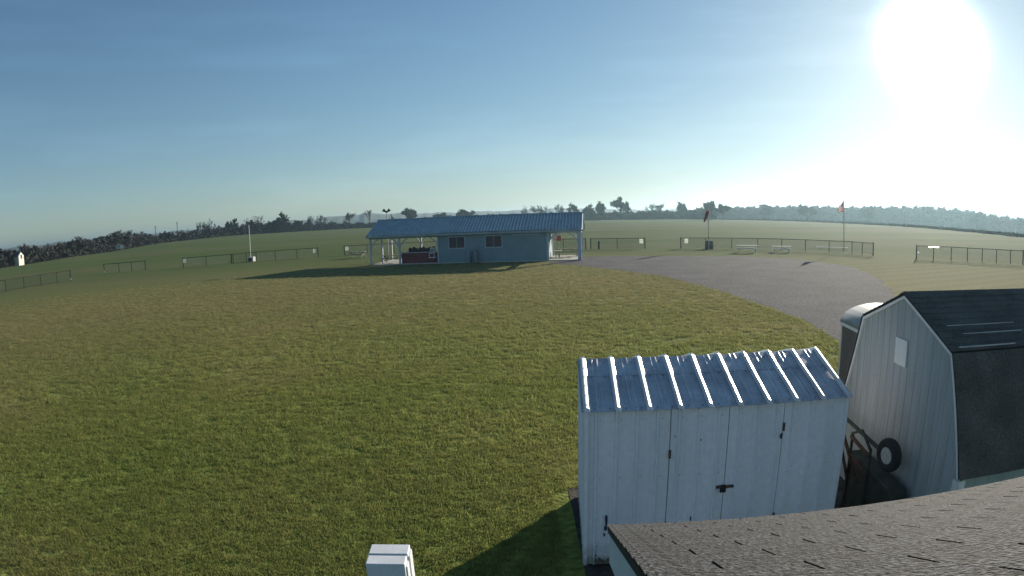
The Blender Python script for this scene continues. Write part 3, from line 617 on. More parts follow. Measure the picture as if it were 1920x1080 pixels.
for k in range(8):
    h = 0.40 + 0.07 * math.sin(k * 2.1); o = thing('stacking_chair_back', '%s dark rounded chair in the row on the maroon counter' % ('leftmost', 'second', 'third', 'fourth', 'fifth', 'sixth', 'seventh', 'rightmost')[k], 'chair', sl_(3.95 + k * 0.33, 0.55 + 0.1 * (k % 2), 1.12), R(-8.5 + random.uniform(-9, 9)), 'dark rounded chair backs in a row on the counter')
    pts = [(-0.15, 0.0), (0.15, 0.0), (0.19, h * 0.6), (0.13, h), (0.0, h + 0.06), (-0.13, h), (-0.19, h * 0.6)]
    MB().prism(pts, 0, 0.05).obj('backrest', M_log, o, bevel=0.01); MB().box(-0.17, 0.17, 0.05, 0.42, 0.04, 0.09).obj('seat', M_log, o)
# white chair
wc = thing('white_chair', 'white plastic chair raised at the right end of the maroon counter', 'chair', sl_(6.0, -0.15, 0.62), R(-8.5))
MB().box(-0.05, 0.62, -0.05, 0.55, -0.05, 0.0).obj('seat_base', M_trimw, wc)
MB().box(0.0, 0.5, 0.0, 0.45, 0.36, 0.40).obj('seat', M_trimw, wc)
for x in (0.0, 0.46):
    for y in (0.0, 0.41): MB().box(x, x + 0.04, y, y + 0.04, 0, 0.36).obj('leg', M_trimw, wc)
for x in (0.0, 0.15, 0.3, 0.45): MB().box(x, x + 0.05, 0.42, 0.45, 0.40, 0.85).obj('back_slat', M_trimw, wc)
MB().box(0.0, 0.5, 0.415, 0.455, 0.80, 0.87).obj('back_rail', M_trimw, wc)
M_wood = mat('weathered_table_wood', (0.15, 0.15, 0.13), 0.85, var=0.15, vscale=6)
M_wood2 = mat('light_table_wood', (0.55, 0.56, 0.54), 0.7, var=0.1, vscale=6)
def picnic(L, m):
    t = thing('picnic_table', '', 'picnic table')
    for k in range(5): MB().box(-L / 2, L / 2, -0.36 + k * 0.146, -0.36 + k * 0.146 + 0.138, 0.71, 0.75).obj('top_plank', m, t)
    for s in (-1, 1):
        for k in range(2): MB().box(-L / 2, L / 2, s * 0.66 - 0.14 + k * 0.145, s * 0.66 - 0.14 + k * 0.145 + 0.137, 0.42, 0.46).obj('seat_plank', m, t)
    for x in (-L / 2 + 0.28, L / 2 - 0.28):
        for s in (-1, 1): MB().bar((x, s * 0.62, 0.0), (x, s * 0.16, 0.70), 0.05, 0.10).obj('leg', m, t)
        MB().box(x + 0.03, x + 0.07, -0.78, 0.78, 0.33, 0.42).obj('seat_support', m, t)
        MB().box(x + 0.03, x + 0.07, -0.34, 0.34, 0.62, 0.71).obj('top_support', m, t)
        sgn = 1 if x < 0 else -1
        MB().bar((x + sgn * 0.05, 0, 0.36), (x + sgn * 0.55, 0, 0.69), 0.05).obj('brace', m, t)
    return t
ptA = picnic(2.3, M_wood); ptB = picnic(2.3, M_wood2)
def place_table(src, first, x, y, rz, label, sc=1.0):
    t = src if first else copy_tree(src); t.location = (x, y, 0.0); t.rotation_euler = (0, 0, rz); t['label'] = label; t['group'] = 'picnic tables on the lawn and in the shelter'
    t.scale = (sc, sc, sc); return t
place_table(ptA, True, -18.4, 69.3, R(-14), 'grey picnic table on the grass just left of the shelter')
t = place_table(ptA, False, *sl_(1.75, 1.6)[:2], R(-8), 'picnic table inside the left open bay of the shelter'); t.location.z = 0.09
t = place_table(ptA, False, *sl_(18.7, 4.3)[:2], R(-11), 'picnic table at the back of the right open bay of the shelter'); t.location.z = 0.09
place_table(ptB, True, 24.3, 57.5, R(-22), 'pale picnic table nearer the windsock, left of the pair on the far lawn')
place_table(ptB, False, 27.9, 56.6, R(-25), 'shorter pale picnic table near the flagpole, right of the pair on the far lawn', 0.88)
# small square table in right bay
sq = thing('side_table', 'small square table beside the right end wall of the shelter', 'table', sl_(17.75, 1.9, 0.09), R(-8.5))
MB().box(-0.35, 0.45, -0.35, 0.35, 0.70, 0.74).obj('tabletop', M_wood2, sq)
for x in (-0.1, 0.2): MB().box(x, x + 0.06, -0.03, 0.03, 0.0, 0.70).obj('leg', M_wood, sq)
# red sign, gas cylinders
rsn = thing('red_sign', 'small red sign hanging in the right open bay of the shelter', 'sign', sl_(17.72, BD - 0.25, 1.55), R(-8.5))
MB().box(-0.22, 0.22, 0, 0.02, 0.0, 0.5).obj('panel', mat('faded_red', (0.62, 0.13, 0.11), 0.6), rsn)
MB().box(-0.22, 0.22, 0, 0.02, 0.52, 0.66).obj('header_panel', M_trimw, rsn)
MB().box(-0.015, 0.015, 0.02, 0.04, -1.46, 0.95).obj('stake', M_ltrim, rsn)
M_cyl = mat('grey_blue_cylinder', (0.16, 0.24, 0.27), 0.5, var=0.08, vscale=3); M_cyl2 = mat('rusty_grey_cylinder', (0.19, 0.19, 0.24), 0.6, var=0.15, vscale=4)
for k, (x, m_, lab) in enumerate(((9.80, M_cyl, 'blue grey gas cylinder standing at the shelter wall, left of the two'), (10.48, M_cyl2, 'greyer gas cylinder standing at the shelter wall, right of the two'))):
    g = thing('gas_cylinder', lab, 'gas cylinder', sl_(x, -0.35, 0), R(-8.5), 'gas cylinders at the shelter wall')
    MB().lathe([(0.17, 0.0), (0.20, 0.05), (0.21, 0.1), (0.21, 1.0), (0.18, 1.12), (0.10, 1.19), (0.05, 1.21)], k=16).obj('tank', m_, g, smooth=True)
    MB().lathe([(0.11, 1.18), (0.11, 1.32), (0.09, 1.32)], k=12).obj('collar', m_, g); MB().tube((0, 0, 1.2), (0, 0, 1.28), 0.03, k=8).obj('valve', M_rust, g)

# ------------------------------------------------------------------ fences
M_fpost = mat('dark_fence_steel', (0.028, 0.034, 0.028), 0.8, spec=0.2)
M_wire = mat('fence_wire', (0.15, 0.17, 0.17), 0.6, metal=0.3)
M_sign = mat('white_sign', (0.88, 0.89, 0.84), 0.6, var=0.03, transl=0.6)
FH = 1.22
def fence(pts, label, endthick=(True, True)):
    x0, y0 = pts[0]; f = thing('chain_link_fence', label, 'fence', (x0, y0, 0), 0, 'low chain link fence runs along the flight line')
    P = [(x - x0, y - y0) for x, y in pts]
    for i, (x, y) in enumerate(P):
        e = i in (0, len(P) - 1); r = 0.060 if e else 0.040
        MB().tube((x, y, 0), (x, y, FH + (0.05 if e else 0)), r, k=8).lathe([(r * 1.15, FH + (0.04 if e else -0.02)), (r * 1.1, FH + (0.075 if e else 0.02)), (r * 0.3, FH + (0.09 if e else 0.04))], c=(x, y, 0), k=8).obj('post', M_fpost, f)
    q = MB()
    for i in range(len(P) - 1): q.tube((*P[i], FH), (*P[i + 1], FH), 0.036, k=6)
    q.obj('top_rail', M_fpost, f)
    q = MB(); s = 0.085
    for i in range(len(P) - 1):
        a, c = Vector((*P[i], 0)), Vector((*P[i + 1], 0)); L = (c - a).length; d = (c - a) / L; k = int(L / s)
        H = FH - 0.08
        for j in range(-int(H / s), k):
            for sg in (1, -1):
                u0 = j * s; u1 = u0 + H; z0, z1 = (0.06, 0.06 + H) if sg > 0 else (0.06 + H, 0.06)
                if u0 < 0: f0 = -u0 / H; z0 = z0 + (z1 - z0) * f0; u0 = 0
                if u1 > L: f1 = (L - u0) / (u1 - u0); z1 = z0 + (z1 - z0) * f1; u1 = L
                if u1 - u0 > 0.02: q.tube(a + d * u0 + Vector((0, 0, z0)), a + d * u1 + Vector((0, 0, z1)), 0.0035, k=3, cap=False)
    q.obj('chain_link_mesh', M_wire, f, kind='stuff'); return f
fences = [
 ([(-56.5, 37.8), (-52.9, 45.9), (-52.6, 48.6), (-52.3, 51.2), (-51.8, 53.6), (-51.2, 55.5)], 'chain link fence run running out of the left edge of the picture'),
 ([(-53.4, 65.0), (-51.2, 65.6), (-49.4, 66.2), (-47.5, 66.8)], 'short chain link fence run with four posts, second from the left'),
 ([(-41.7, 67.4), (-38.8, 68.6), (-35.7, 69.9)], 'fence run left of the white pole with a white sign at its left end'),
 ([(-35.5, 70.0), (-34.3, 71.6), (-33.4, 72.8), (-30.9, 73.5), (-28.1, 74.4), (-25.4, 75.3)], 'fence run right of the white pole with a white sign at its right end'),
 ([(-22.2, 76.9), (-19.2, 77.6), (-15.6, 78.2), (-11.9, 78.6), (-8.2, 78.6)], 'chain link fence run passing behind the left open bay of the shelter'),
 ([(1.8, 73.4), (4.0, 72.6), (6.4, 71.7), (9.0, 70.4)], 'chain link fence run behind the right open bay of the shelter'),
 ([(9.55, 70.1), (12.6, 69.2), (15.75, 68.1)], 'short chain link fence run just right of the shelter with a black post in front'),
 ([(19.73, 66.7), (22.4, 65.5), (25.1, 64.0), (27.6, 62.2), (29.7, 60.2), (31.5, 57.9), (33.2, 55.6), (34.7, 53.3), (35.0, 51.8), (35.3, 50.2)], 'long chain link fence run behind the windsock and the flagpole'),
 ([(37.5, 45.8), (38.9, 44.8), (40.3, 43.7), (41.3, 42.4), (42.2, 41.2), (43.2, 40.2), (44.2, 39.2), (45.2, 38.4)], 'chain link fence run at the far right with a leaning end post')]
for P, lab in fences: fence(P, lab)
def fsign(x, y, lab, w=0.42, h=0.52, z=0.62, dy=-0.09):
    a = math.atan2(x, y); f = thing('fence_sign', lab, 'sign', (x, y + dy, 0), -a, 'white signs on the fences')
    MB().box(-w / 2, w / 2, -0.006, 0.006, z, z + h).obj('panel', M_sign, f)
    g = mat('grey_print', (0.30, 0.31, 0.29), 0.7)
    for u in (-0.10, 0.06):
        for v in (0.12, 0.30): MB().box(u - 0.02, u + 0.05, -0.008, -0.0061, z + v, z + v + 0.08).obj('printed_mark', g, f)
fsign(-41.4, 67.4, 'white sign at the left end of the fence run left of the white pole')
fsign(-25.8, 75.1, 'white sign at the right end of the fence run right of the white pole')
fsign(-21.8, 76.9, 'white sign on the fence above the grey picnic table')
fsign(15.3, 68.2, 'white sign at the right end of the short fence beside the shelter')
fsign(20.3, 66.4, 'white sign at the left end of the long fence behind the windsock')
fsign(-53.3, 65.0, 'small white tag low on the left post of the four post fence', 0.14, 0.28, 0.1)
fsign(-51.0, 55.4, 'small white tag low on the end post of the far left fence', 0.14, 0.25, 0.1)
fsign(37.6, 45.7, 'small white tag on the first post of the far right fence', 0.16, 0.2, 0.55)

# ------------------------------------------------------------------ poles, windsock, flag, small lawn things
M_pole = mat('white_pole', (0.72, 0.73, 0.72), 0.5, var=0.04)
wp = thing('white_pole', 'thin white mast rising from a small black and white box at the fence', 'mast', (-34.6, 73.6, 0))
MB().tube((0, 0, 0), (0, 0, 4.85), 0.06, 0.045, k=8).obj('mast', M_pole, wp)
bb = thing('ballast_box', 'small dark box with a white end at the foot of the white mast', 'box', (-34.2, 73.2, 0), R(-18))
MB().box(-0.55, 0.15, -0.25, 0.2, 0.0, 0.5).obj('case', M_black, bb); MB().box(0.152, 0.42, -0.26, 0.2, 0.0, 0.62).obj('end_panel', M_trimw, bb)
MB().box(-0.75, 0.1, -0.26, 0.22, 0.502, 0.56).obj('lid', M_trimw, bb)
ws = thing('windsock', 'limp red windsock hanging from a slim mast above the far lawn', 'windsock', (22.4, 64.4, 0))
MB().tube((0, 0, 0), (0, 0, 4.4), 0.045, 0.035, k=8).obj('mast', mat('grey_mast', (0.25, 0.28, 0.24), 0.6), ws)
q = MB(); prev = None
cpts = [(-0.02, 4.35, 0.20), (-0.15, 4.0, 0.20), (-0.28, 3.65, 0.17), (-0.42, 3.3, 0.13), (-0.52, 3.05, 0.09)]
for (xa, za, ra), (xb, zb_, rb) in zip(cpts, cpts[1:]): q.tube((xa, 0, za), (xb, 0, zb_), ra, rb, k=10, cap=False)
q.obj('sock', mat('red_sock', (0.30, 0.08, 0.10), 0.8, var=0.2, vscale=3, transl=0.3), ws, smooth=True)
MB().tube((0, 0, 4.36), (-0.3, 0, 4.36), 0.02, k=6).obj('arm', M_steel, ws)
for k, (x, y, r_, h, lab) in enumerate(((22.15, 64.3, 0.22, 0.9, 'dark upright barrel left of the windsock mast foot'), (22.62, 64.1, 0.25, 0.88, 'dark tapered barrel right of the windsock mast foot'))):
    g = thing('barrel', lab, 'barrel', (x, y, 0), 0, 'dark barrels at the windsock foot')
    MB().lathe([(r_ * 0.9, 0), (r_, 0.05), (r_, h * 0.5), (r_ * 1.04, h * 0.52), (r_, h * 0.55), (r_ * 0.85, h * 0.95), (r_ * 0.8, h)], k=14).obj('drum', mat('dark_barrel', (0.07, 0.075, 0.08), 0.6), g); MB().lathe([(r_ * 0.88, h), (r_ * 0.88, h + 0.03), (r_ * .5, h + 0.05)], k=14).obj('lid', M_black, g)
bp_ = thing('black_post', 'short thick black post in front of the fence right of the shelter', 'post', (10.35, 68.9, 0))
MB().tube((0, 0, 0), (0, 0, 0.9), 0.10, k=10).lathe([(0.12, 0.88), (0.12, 0.94), (0.05, 0.97)], k=10).obj('shaft', M_black, bp_)
# flagpole with flag
fp = thing('flagpole', 'tall thin flagpole at the far lawn beyond the tables', 'flagpole', (36.0, 57.0, 0))
MB().tube((0, 0, 0), (0, 0, 5.62), 0.05, 0.03, k=8).obj('pole', mat('grey_pole', (0.35, 0.37, 0.38), 0.5, metal=0.4), fp)
MB().lathe([(0.01, 5.62), (0.05, 5.66), (0.05, 5.72), (0.01, 5.76)], k=8).obj('finial', M_steel, fp)
fm = bpy.data.materials.new('flag_cloth'); fm.use_nodes = True; n, l = fm.node_tree.nodes, fm.node_tree.links; b = n['Principled BSDF']; b.inputs['Roughness'].default_value = 0.9
uv = n.new('ShaderNodeUVMap'); uv.uv_map = 'UVMap'; sp = n.new('ShaderNodeSeparateXYZ'); l.new(uv.outputs[0], sp.inputs[0])
def mth(op, a, b_=None, c_=None):
    x = n.new('ShaderNodeMath'); x.operation = op
    for i, q_ in enumerate((a, b_, c_)):
        if q_ is None: continue
        if isinstance(q_, (int, float)): x.inputs[i].default_value = q_
        else: l.new(q_, x.inputs[i])
    return x.outputs[0]
stripe = mth('LESS_THAN', mth('MODULO', mth('MULTIPLY', sp.outputs[1], 13.0), 2.0), 1.0)
x = n.new('ShaderNodeMix'); x.data_type = 'RGBA'; l.new(stripe, x.inputs[0]); x.inputs[6].default_value = (0.75, 0.75, 0.72, 1); x.inputs[7].default_value = (0.42, 0.03, 0.04, 1)
canton = mth('MULTIPLY', mth('LESS_THAN', sp.outputs[0], 0.4), mth('GREATER_THAN', sp.outputs[1], 6 / 13))
su = mth('SUBTRACT', mth('FRACT', mth('MULTIPLY', sp.outputs[0], 15.0)), 0.5); sv = mth('SUBTRACT', mth('FRACT', mth('MULTIPLY', sp.outputs[1], 9.3)), 0.5)
star = mth('LESS_THAN', mth('ADD', mth('MULTIPLY', su, su), mth('MULTIPLY', sv, sv)), 0.06)
y = n.new('ShaderNodeMix'); y.data_type = 'RGBA'; l.new(star, y.inputs[0]); y.inputs[6].default_value = (0.02, 0.035, 0.14, 1); y.inputs[7].default_value = (0.75, 0.75, 0.75, 1)
z = n.new('ShaderNodeMix'); z.data_type = 'RGBA'; l.new(canton, z.inputs[0]); l.new(x.outputs[2], z.inputs[6]); l.new(y.outputs[2], z.inputs[7]); l.new(z.outputs[2], b.inputs['Base Color'])
trn = n.new('ShaderNodeBsdfTranslucent'); l.new(z.outputs[2], trn.inputs[0]); mx = n.new('ShaderNodeMixShader'); mx.inputs[0].default_value = 0.4; l.new(b.outputs[0], mx.inputs[1]); l.new(trn.outputs[0], mx.inputs[2]); l.new(mx.outputs[0], n['Material Output'].inputs[0])
NU, NV = 18, 14; vs = []; uvs = []
for j in range(NV + 1):
    for i in range(NU + 1):
        s_, t_ = i / NU, j / NV
        zt_ = 5.50 - 1.22 * (1 - t_) - (0.92 * t_ ** 1.1 + 0.05) * s_
        xx = -1.08 * s_; yy = 0.10 * math.sin(s_ * 9 + t_ * 2) * s_
        vs.append((xx * math.cos(R(20)) , yy + xx * 0.3, zt_)); uvs.append((s_, t_))
fs = [(j * (NU + 1) + i, j * (NU + 1) + i + 1, (j + 1) * (NU + 1) + i + 1, (j + 1) * (NU + 1) + i) for j in range(NV) for i in range(NU)]
me = bpy.data.meshes.new('flag'); me.from_pydata(vs, [], fs); me.materials.append(fm); ul = me.uv_layers.new(name='UVMap')
for lp in me.loops: ul.data[lp.index].uv = uvs[lp.vertex_index]
fo = bpy.data.objects.new('flag', me); COL.objects.link(fo); fo.location = (36.0, 57.0, 0); fo['label'] = 'limp striped stars and stripes flag drooping left of the flagpole top'; fo['category'] = 'flag'
# white bench plank on the ground beyond the fence, tray on stand, pale scraps
wb = thing('low_bench', 'long low white bench lying beyond the fence at the flagpole', 'bench', (36.6, 60.6, 0), R(-33))
MB().box(-1.9, 1.9, -0.15, 0.15, 0.16, 0.22).obj('plank', M_trimw, wb)
for x_ in (-1.4, 1.4): MB().box(x_ - 0.05, x_ + 0.05, -0.12, 0.12, 0, 0.16).obj('leg', M_wood, wb)
ysn = thing('start_stand', 'small stand with a bright cream tilted top beyond the far right fence', 'stand', (39.6, 45.6, 0), R(-40))
MB().add([(-0.5, -0.26, 1.06), (0.5, -0.26, 1.06), (0.5, 0.26, 1.14), (-0.5, 0.26, 1.14), (-0.5, -0.26, 1.10), (0.5, -0.26, 1.10), (0.5, 0.26, 1.18), (-0.5, 0.26, 1.18)], [(0, 3, 2, 1), (4, 5, 6, 7), (0, 1, 5, 4), (1, 2, 6, 5), (2, 3, 7, 6), (3, 0, 4, 7)]).obj('top', mat('cream_board', (0.80, 0.76, 0.52), 0.35), ysn)
MB().box(-0.03, 0.03, -0.03, 0.03, 0, 1.08).obj('leg', M_steel, ysn)
# horn speakers on pole at the left end of the shelter ridge
hs = thing('speaker_pole', 'thin pole with two dark horn speakers rising behind the left end of the shelter roof', 'pole', (-13.05, 58.2 + 4.0, 0))
MB().tube((0, 0, 0), (0, 0, 5.25), 0.045, k=8).obj('pole', M_steel, hs)
for s_ in (-1, 1):
    MB().tube((s_ * 0.08, 0, 5.22), (s_ * 0.36, 0, 5.42), 0.07, 0.19, k=10).obj('horn', M_black, hs)
MB().box(-0.15, 0.15, -0.06, 0.06, 5.12, 5.3).obj('bracket', M_black, hs)

# ------------------------------------------------------------------ trees
M_bark = mat('dark_bark', (0.050, 0.043, 0.040), 0.95, var=0.2, vscale=1.0)
M_twig = mat('grey_brown_twigs', (0.070, 0.056, 0.052), 0.95, var=0.2, vscale=0.6)
M_leafD = mat('dark_green_leaves', (0.034, 0.045, 0.027), 0.9, var=0.2, vscale=0.4, transl=0.10)
M_leafB = mat('brown_autumn_leaves', (0.050, 0.042, 0.038), 0.9, var=0.2, vscale=0.4, transl=0.08)
M_leafO = mat('olive_leaves', (0.050, 0.053, 0.032), 0.9, var=0.2, vscale=0.4, transl=0.08)
def rv(rr):
    while True:
        v = Vector((rr.uniform(-1, 1), rr.uniform(-1, 1), rr.uniform(-1, 1)))
        if 0.05 < v.length < 1: return v.normalized()
def quad(mb_, c, s, rr):
    a = rv(rr); b2 = a.cross(rv(rr)).normalized(); a = a * s; b2 = b2 * s * 0.7
    mb_.add([c - a, c + b2, c + a, c - b2], [(0, 1, 2, 3)])
def make_tree(seed, kind):
    """12 m tree: returns trunk mesh, crown mesh"""
    rr = random.Random(seed); tk = MB(); cw = MB(); H = 12.0
    dens = {'bare': 0.35, 'leafy': 3.2, 'round': 3.6, 'cedar': 4.5, 'thin': 0.9}[kind]; leaf = {'bare': M_twig, 'thin': M_twig, 'leafy': M_leafB if seed % 2 else M_leafD, 'round': M_leafO if seed % 2 else M_leafD, 'cedar': M_leafD}[kind]
    def grow(p, d, L, r, dep):
        e = p + d * L + Vector((0, 0, 0.04 * L if dep else 0)); m_ = p.lerp(e, 0.5) + rv(rr) * L * 0.06
        tgt = tk if dep <= 2 else cw; k = 6 if dep == 0 else (4 if dep <= 2 else 3)
        tgt.tube(p, m_, r, r * 0.8, k=k, cap=False); tgt.tube(m_, e, r * 0.8, r * 0.55, k=k, cap=False)
        if dep >= 2:
            nl = int(dens * (3 if dep == 2 else 4.5) * (1 if dep < 4 else 1.6))
            for _ in range(nl): quad(cw, p.lerp(e, rr.uniform(0.2, 1.1)) + rv(rr) * rr.uniform(0.1, 0.55), rr.uniform(0.13, 0.34), rr)
        if dep >= 4: return
        nb = rr.choice((3, 4)) if dep < 3 else rr.choice((2, 3))
        if dep == 0: nb = 5 if kind != 'cedar' else 7
        for i in range(nb):
            if dep == 0: t = rr.uniform(0.55, 1.0)
            else: t = rr.uniform(0.4, 1.0)
            if i == 0: t = 1.0
            q_ = p.lerp(e, t); sp_ = {'bare': 0.55, 'thin': 0.45, 'leafy': 0.62, 'round': 0.75, 'cedar': 0.9}[kind] * (0.35 if i == 0 and dep < 2 else 1)
            nd = (d + rv(rr) * sp_ * 1.25); nd.z = max(nd.z, 0.12 if kind != 'cedar' else -0.05) ; nd.normalize()
            grow(q_, nd, L * rr.uniform(0.60, 0.80), max(0.028, r * (0.62 if i == 0 else rr.uniform(0.38, 0.55))), dep + 1)
    grow(Vector((0, 0, -0.3)), Vector((rr.uniform(-.05, .05), rr.uniform(-.05, .05), 1)).normalized(), H * {'bare': 0.33, 'thin': 0.38, 'leafy': 0.27, 'round': 0.22, 'cedar': 0.30}[kind], 0.30 if kind != 'thin' else 0.2, 0)
    zmax = max(v[2] for v in cw.v); s = H / zmax
    for b2 in (tk, cw): b2.v = [(v[0] * s, v[1] * s, v[2] * s) for v in b2.v]
    return tk.mesh('trunk', M_bark), cw.mesh('crown', leaf)
KINDS = ['bare'] * 6 + ['thin'] * 3 + ['leafy'] * 5 + ['round'] * 4 + ['cedar'] * 2
PROTO = [make_tree(100 + i, k) for i, k in enumerate(KINDS)]
IDX = {k: [i for i, q_ in enumerate(KINDS) if q_ == k] for k in set(KINDS)}
def gz(x, y): return zt(math.degrees(math.atan2(x, y)), math.hypot(x, y))
def tree(az, r, h, kind, label, group=None, sxy=1.0, seed=None):
    x, y = polar(az, r); i = random.choice(IDX[kind]) if seed is None else IDX[kind][seed % len(IDX[kind])]
    t = thing({'bare': 'bare_tree', 'thin': 'bare_tree', 'leafy': 'leafy_tree', 'round': 'round_tree', 'cedar': 'cedar_tree'}[kind], label, 'tree', (x, y, gz(x, y)), random.uniform(0, 6.28), group)
    s = h / 12.0; t.scale = (s * sxy, s * sxy, s)
    child('trunk', PROTO[i][0], t); child('crown', PROTO[i][1], t); return t
T_AZ = [-52, -49.3, -46.2, -42.0, -37.4, -33.8, -28.6, -26.0, -23.9, -21.9, -18.3, -13.6, -9.7, -4.4, 2.3, 6.3, 10.8, 16.5, 19.8, 25.5, 28.6, 33.2, 40.4, 43.5, 46.6, 49.7, 56]
T_EL = [0.38, 0.46, 0.72, 0.80, 0.98, 0.58, 1.22, 1.32, 1.32, 1.12, 0.82, 0.45, 0.35, 0.45, 0.42, 0.40, 0.40, 0.42, 0.52, 0.62, 0.66, 0.62, 0.76, 0.6, 0.22, -0.08, -0.4]
def hgt(az, r, el): return CAM_H + r * math.tan(R(el)) - zt(az, r)
def belt(name, label, a0, a1, roff, depth, f0, f1, n_, m, size, el_f=None, cat='hedgerow'):
    """dense brushy belt: small leaf and twig faces through a volume, uneven top"""
    q = MB(); rr = random.Random(len(name) * 7 + int(a0 * 3))
    ph = [rr.uniform(0, 6.28) for _ in range(6)]
    for _ in range(n_):
        az = rr.uniform(a0, a1); Re, el = edge(az); r = (Re if roff is not None else 0) + (roff or 0) + rr.uniform(0, depth) if el_f is None else el_f + rr.uniform(0, depth)
        H = hgt(az, r, float(np.interp(az, T_AZ, T_EL))); bumps = 0.72 + 0.16 * math.sin(az * 5.1 + ph[0]) + 0.10 * math.sin(az * 11.3 + ph[1]) + 0.09 * math.sin(az * 23.7 + ph[2]) + 0.06 * math.sin(az * 51 + ph[3])
        hh = max(1.0, H * (f0 + (f1 - f0) * bumps)); u = rr.random() ** 0.8
        x, y = polar(az, r); z = zt(az, r) - 0.3 + u * hh
        c = Vector((x, y, z)); s_ = size * rr.uniform(0.6, 1.4)
        if rr.random() < 0.5: quad(q, c, s_, rr)
        else:
            d = (Vector((0, 0, 1)) + rv(rr) * 0.8).normalized() * s_ * 1.6; w = rv(rr) * s_ * 0.14; q.add([c - d - w, c - d + w, c + d], [(0, 1, 2)])
    return q.obj(name, m, label=label, category=cat, kind='stuff')
M_brush = mat('hedgerow_brush', (0.048, 0.044, 0.036), 0.95, var=0.3, vscale=0.08, col2=(0.030, 0.036, 0.026), transl=0.05)
M_brushb = mat('brown_brush', (0.048, 0.040, 0.036), 0.95, var=0.3, vscale=0.08, col2=(0.034, 0.036, 0.030), transl=0.05)
M_canopy = mat('wooded_hill_canopy', (0.050, 0.056, 0.040), 0.95, vscale=0.02, col2=(0.062, 0.050, 0.036), transl=0.1)
belt('hedgerow', 'dark brushy hedgerow along the left edge of the field', -56, -33, 1.0, 16, 0.35, 0.80, 52000, M_brushb, 0.42)
belt('hedgerow', 'dense dark hedgerow at the back of the field left of the shelter', -33, -11, 2.0, 22, 0.22, 0.62, 46000, M_brush, 0.62)
belt('far_wood', 'low dark wood across the back of the field behind the shelter', -11, 20, 3.0, 40, 0.40, 0.95, 42000, M_brush, 0.70)
belt('wooded_hill', 'hazy wooded hill along the right part of the horizon', 18, 57, None, 70, 0.70, 1.06, 90000, M_canopy, 0.95, el_f=520, cat='woodland')
belt('field_margin', 'thin dark strip of brush at the far edge of the right part of the field', 19, 57, 0.5, 5, 0.05, 0.12, 14000, M_brush, 0.30, cat='hedgerow')
gl, gf, gr_, gm = 'trees in the left hedgerow', 'trees behind the shelter', 'trees on the right wooded hill', 'trees in the hedgerow left of the shelter'
# individually recognisable trees: azimuth, extra range, top elevation, kind, width, label
PX = [(-37.6, 4, 1.05, 'bare', 1.25, 'wide bushy bare tree rising highest in the left quarter of the hedgerow', 1),
      (-38.6, 8, 0.85, 'bare', 0.9, 'bare tree leaning beside the wide bushy one in the left hedgerow', 2),
      (-29.8, 6, 1.15, 'thin', 0.8, 'slim open tree at the left of the tall group left of the white mast', 1),
      (-28.7, 6, 1.38, 'bare', 0.85, 'tall bare open crowned tree left of the white mast', 3),
      (-26.9, 8, 1.25, 'leafy', 1.2, 'broad dark tree just left of the white mast', 1),
      (-24.2, 6, 1.40, 'bare', 1.1, 'bare tree with pale spreading limbs just right of the white mast', 4),
      (-25.2, 9, 1.25, 'bare', 1.0, 'bare tree directly behind the white mast', 0),
      (-22.0, 3, 1.58, 'cedar', 1.15, 'dark layered evergreen, the tallest tree right of the white mast', 0),
      (-19.2, 6, 1.05, 'thin', 0.9, 'small bare tree right of the dark evergreen', 0),
      (-18.2, 6, 1.12, 'bare', 1.0, 'rounded bare tree, second right of the dark evergreen', 5),
      (-15.5, 6, 1.15, 'thin', 1.1, 'faint thin bare tree before the blue far ridge', 2),
      (-13.5, 4, 1.35, 'bare', 0.75, 'forked bare tree just left of the shelter ridge', 1),
      (-11.4, 20, 0.80, 'bare', 0.7, 'small bare treetop over the left end of the shelter roof', 2),
      (-9.9, 4, 1.30, 'leafy', 1.35, 'broad reddish brown tree above the left part of the shelter roof', 0),
      (-6.6, 30, 0.75, 'round', 1.3, 'low round dark treetop over the middle of the shelter roof', 1),
      (-4.4, 20, 0.95, 'round', 1.9, 'wide domed treetop above the middle of the shelter roof', 0),
      (1.6, 6, 1.10, 'bare', 0.8, 'bare treetop, first of the line over the right half of the shelter roof', 3),
      (2.7, 6, 1.05, 'thin', 1.1, 'bare treetop, second of the line over the right half of the shelter roof', 1),
      (3.6, 6, 0.98, 'bare', 0.9, 'bare treetop, third of the line over the right half of the shelter roof', 4),
      (4.8, 6, 1.12, 'thin', 1.0, 'pale bare treetop left of the dark one over the shelter roof', 0),
      (6.2, 4, 1.28, 'leafy', 0.75, 'dark narrow treetop over the right end of the shelter roof', 3),
      (7.6, 4, 1.05, 'leafy', 0.9, 'rounded dark tree just right of the shelter roof end', 1),
      (8.8, 4, 1.32, 'leafy', 0.8, 'compact dark tree right of the shelter, left of the tallest one', 2),
      (10.8, 2, 1.72, 'leafy', 0.95, 'tallest tree right of the shelter with an open dark crown', 4),
      (13.7, 6, 1.02, 'bare', 1.0, 'low bare tree right of the tallest tree', 5),
      (14.6, 6, 0.95, 'thin', 1.0, 'thin bare tree beside the low bare one right of the tallest tree', 2),
      (16.6, 20, 1.10, 'round', 0.9, 'small round tree alone on the skyline left of the windsock', 0),
      (19.5, -30, 1.20, 'leafy', 1.0, 'dark tree with a layered top behind the windsock', 0),
      (20.6, -30, 0.95, 'round', 0.9, 'rounded tree right of the layered one behind the windsock', 1),
      (28.7, 100, 0.95, 'leafy', 1.3, 'large hazy round tree left of the flagpole', 3),
      (24.6, 120, 0.86, 'round', 1.4, 'pale hazy tree on the skyline right of the windsock', 2),
      (34.7, 200, 0.86, 'round', 1.1, 'hazy round treetop just right of the flag', 3)]
for az, dr, el, kind, w, lab, sd in PX:
    Re, _ = edge(az); r = Re + dr; tree(az, r, hgt(az, r, el), kind, lab, None, w, sd)
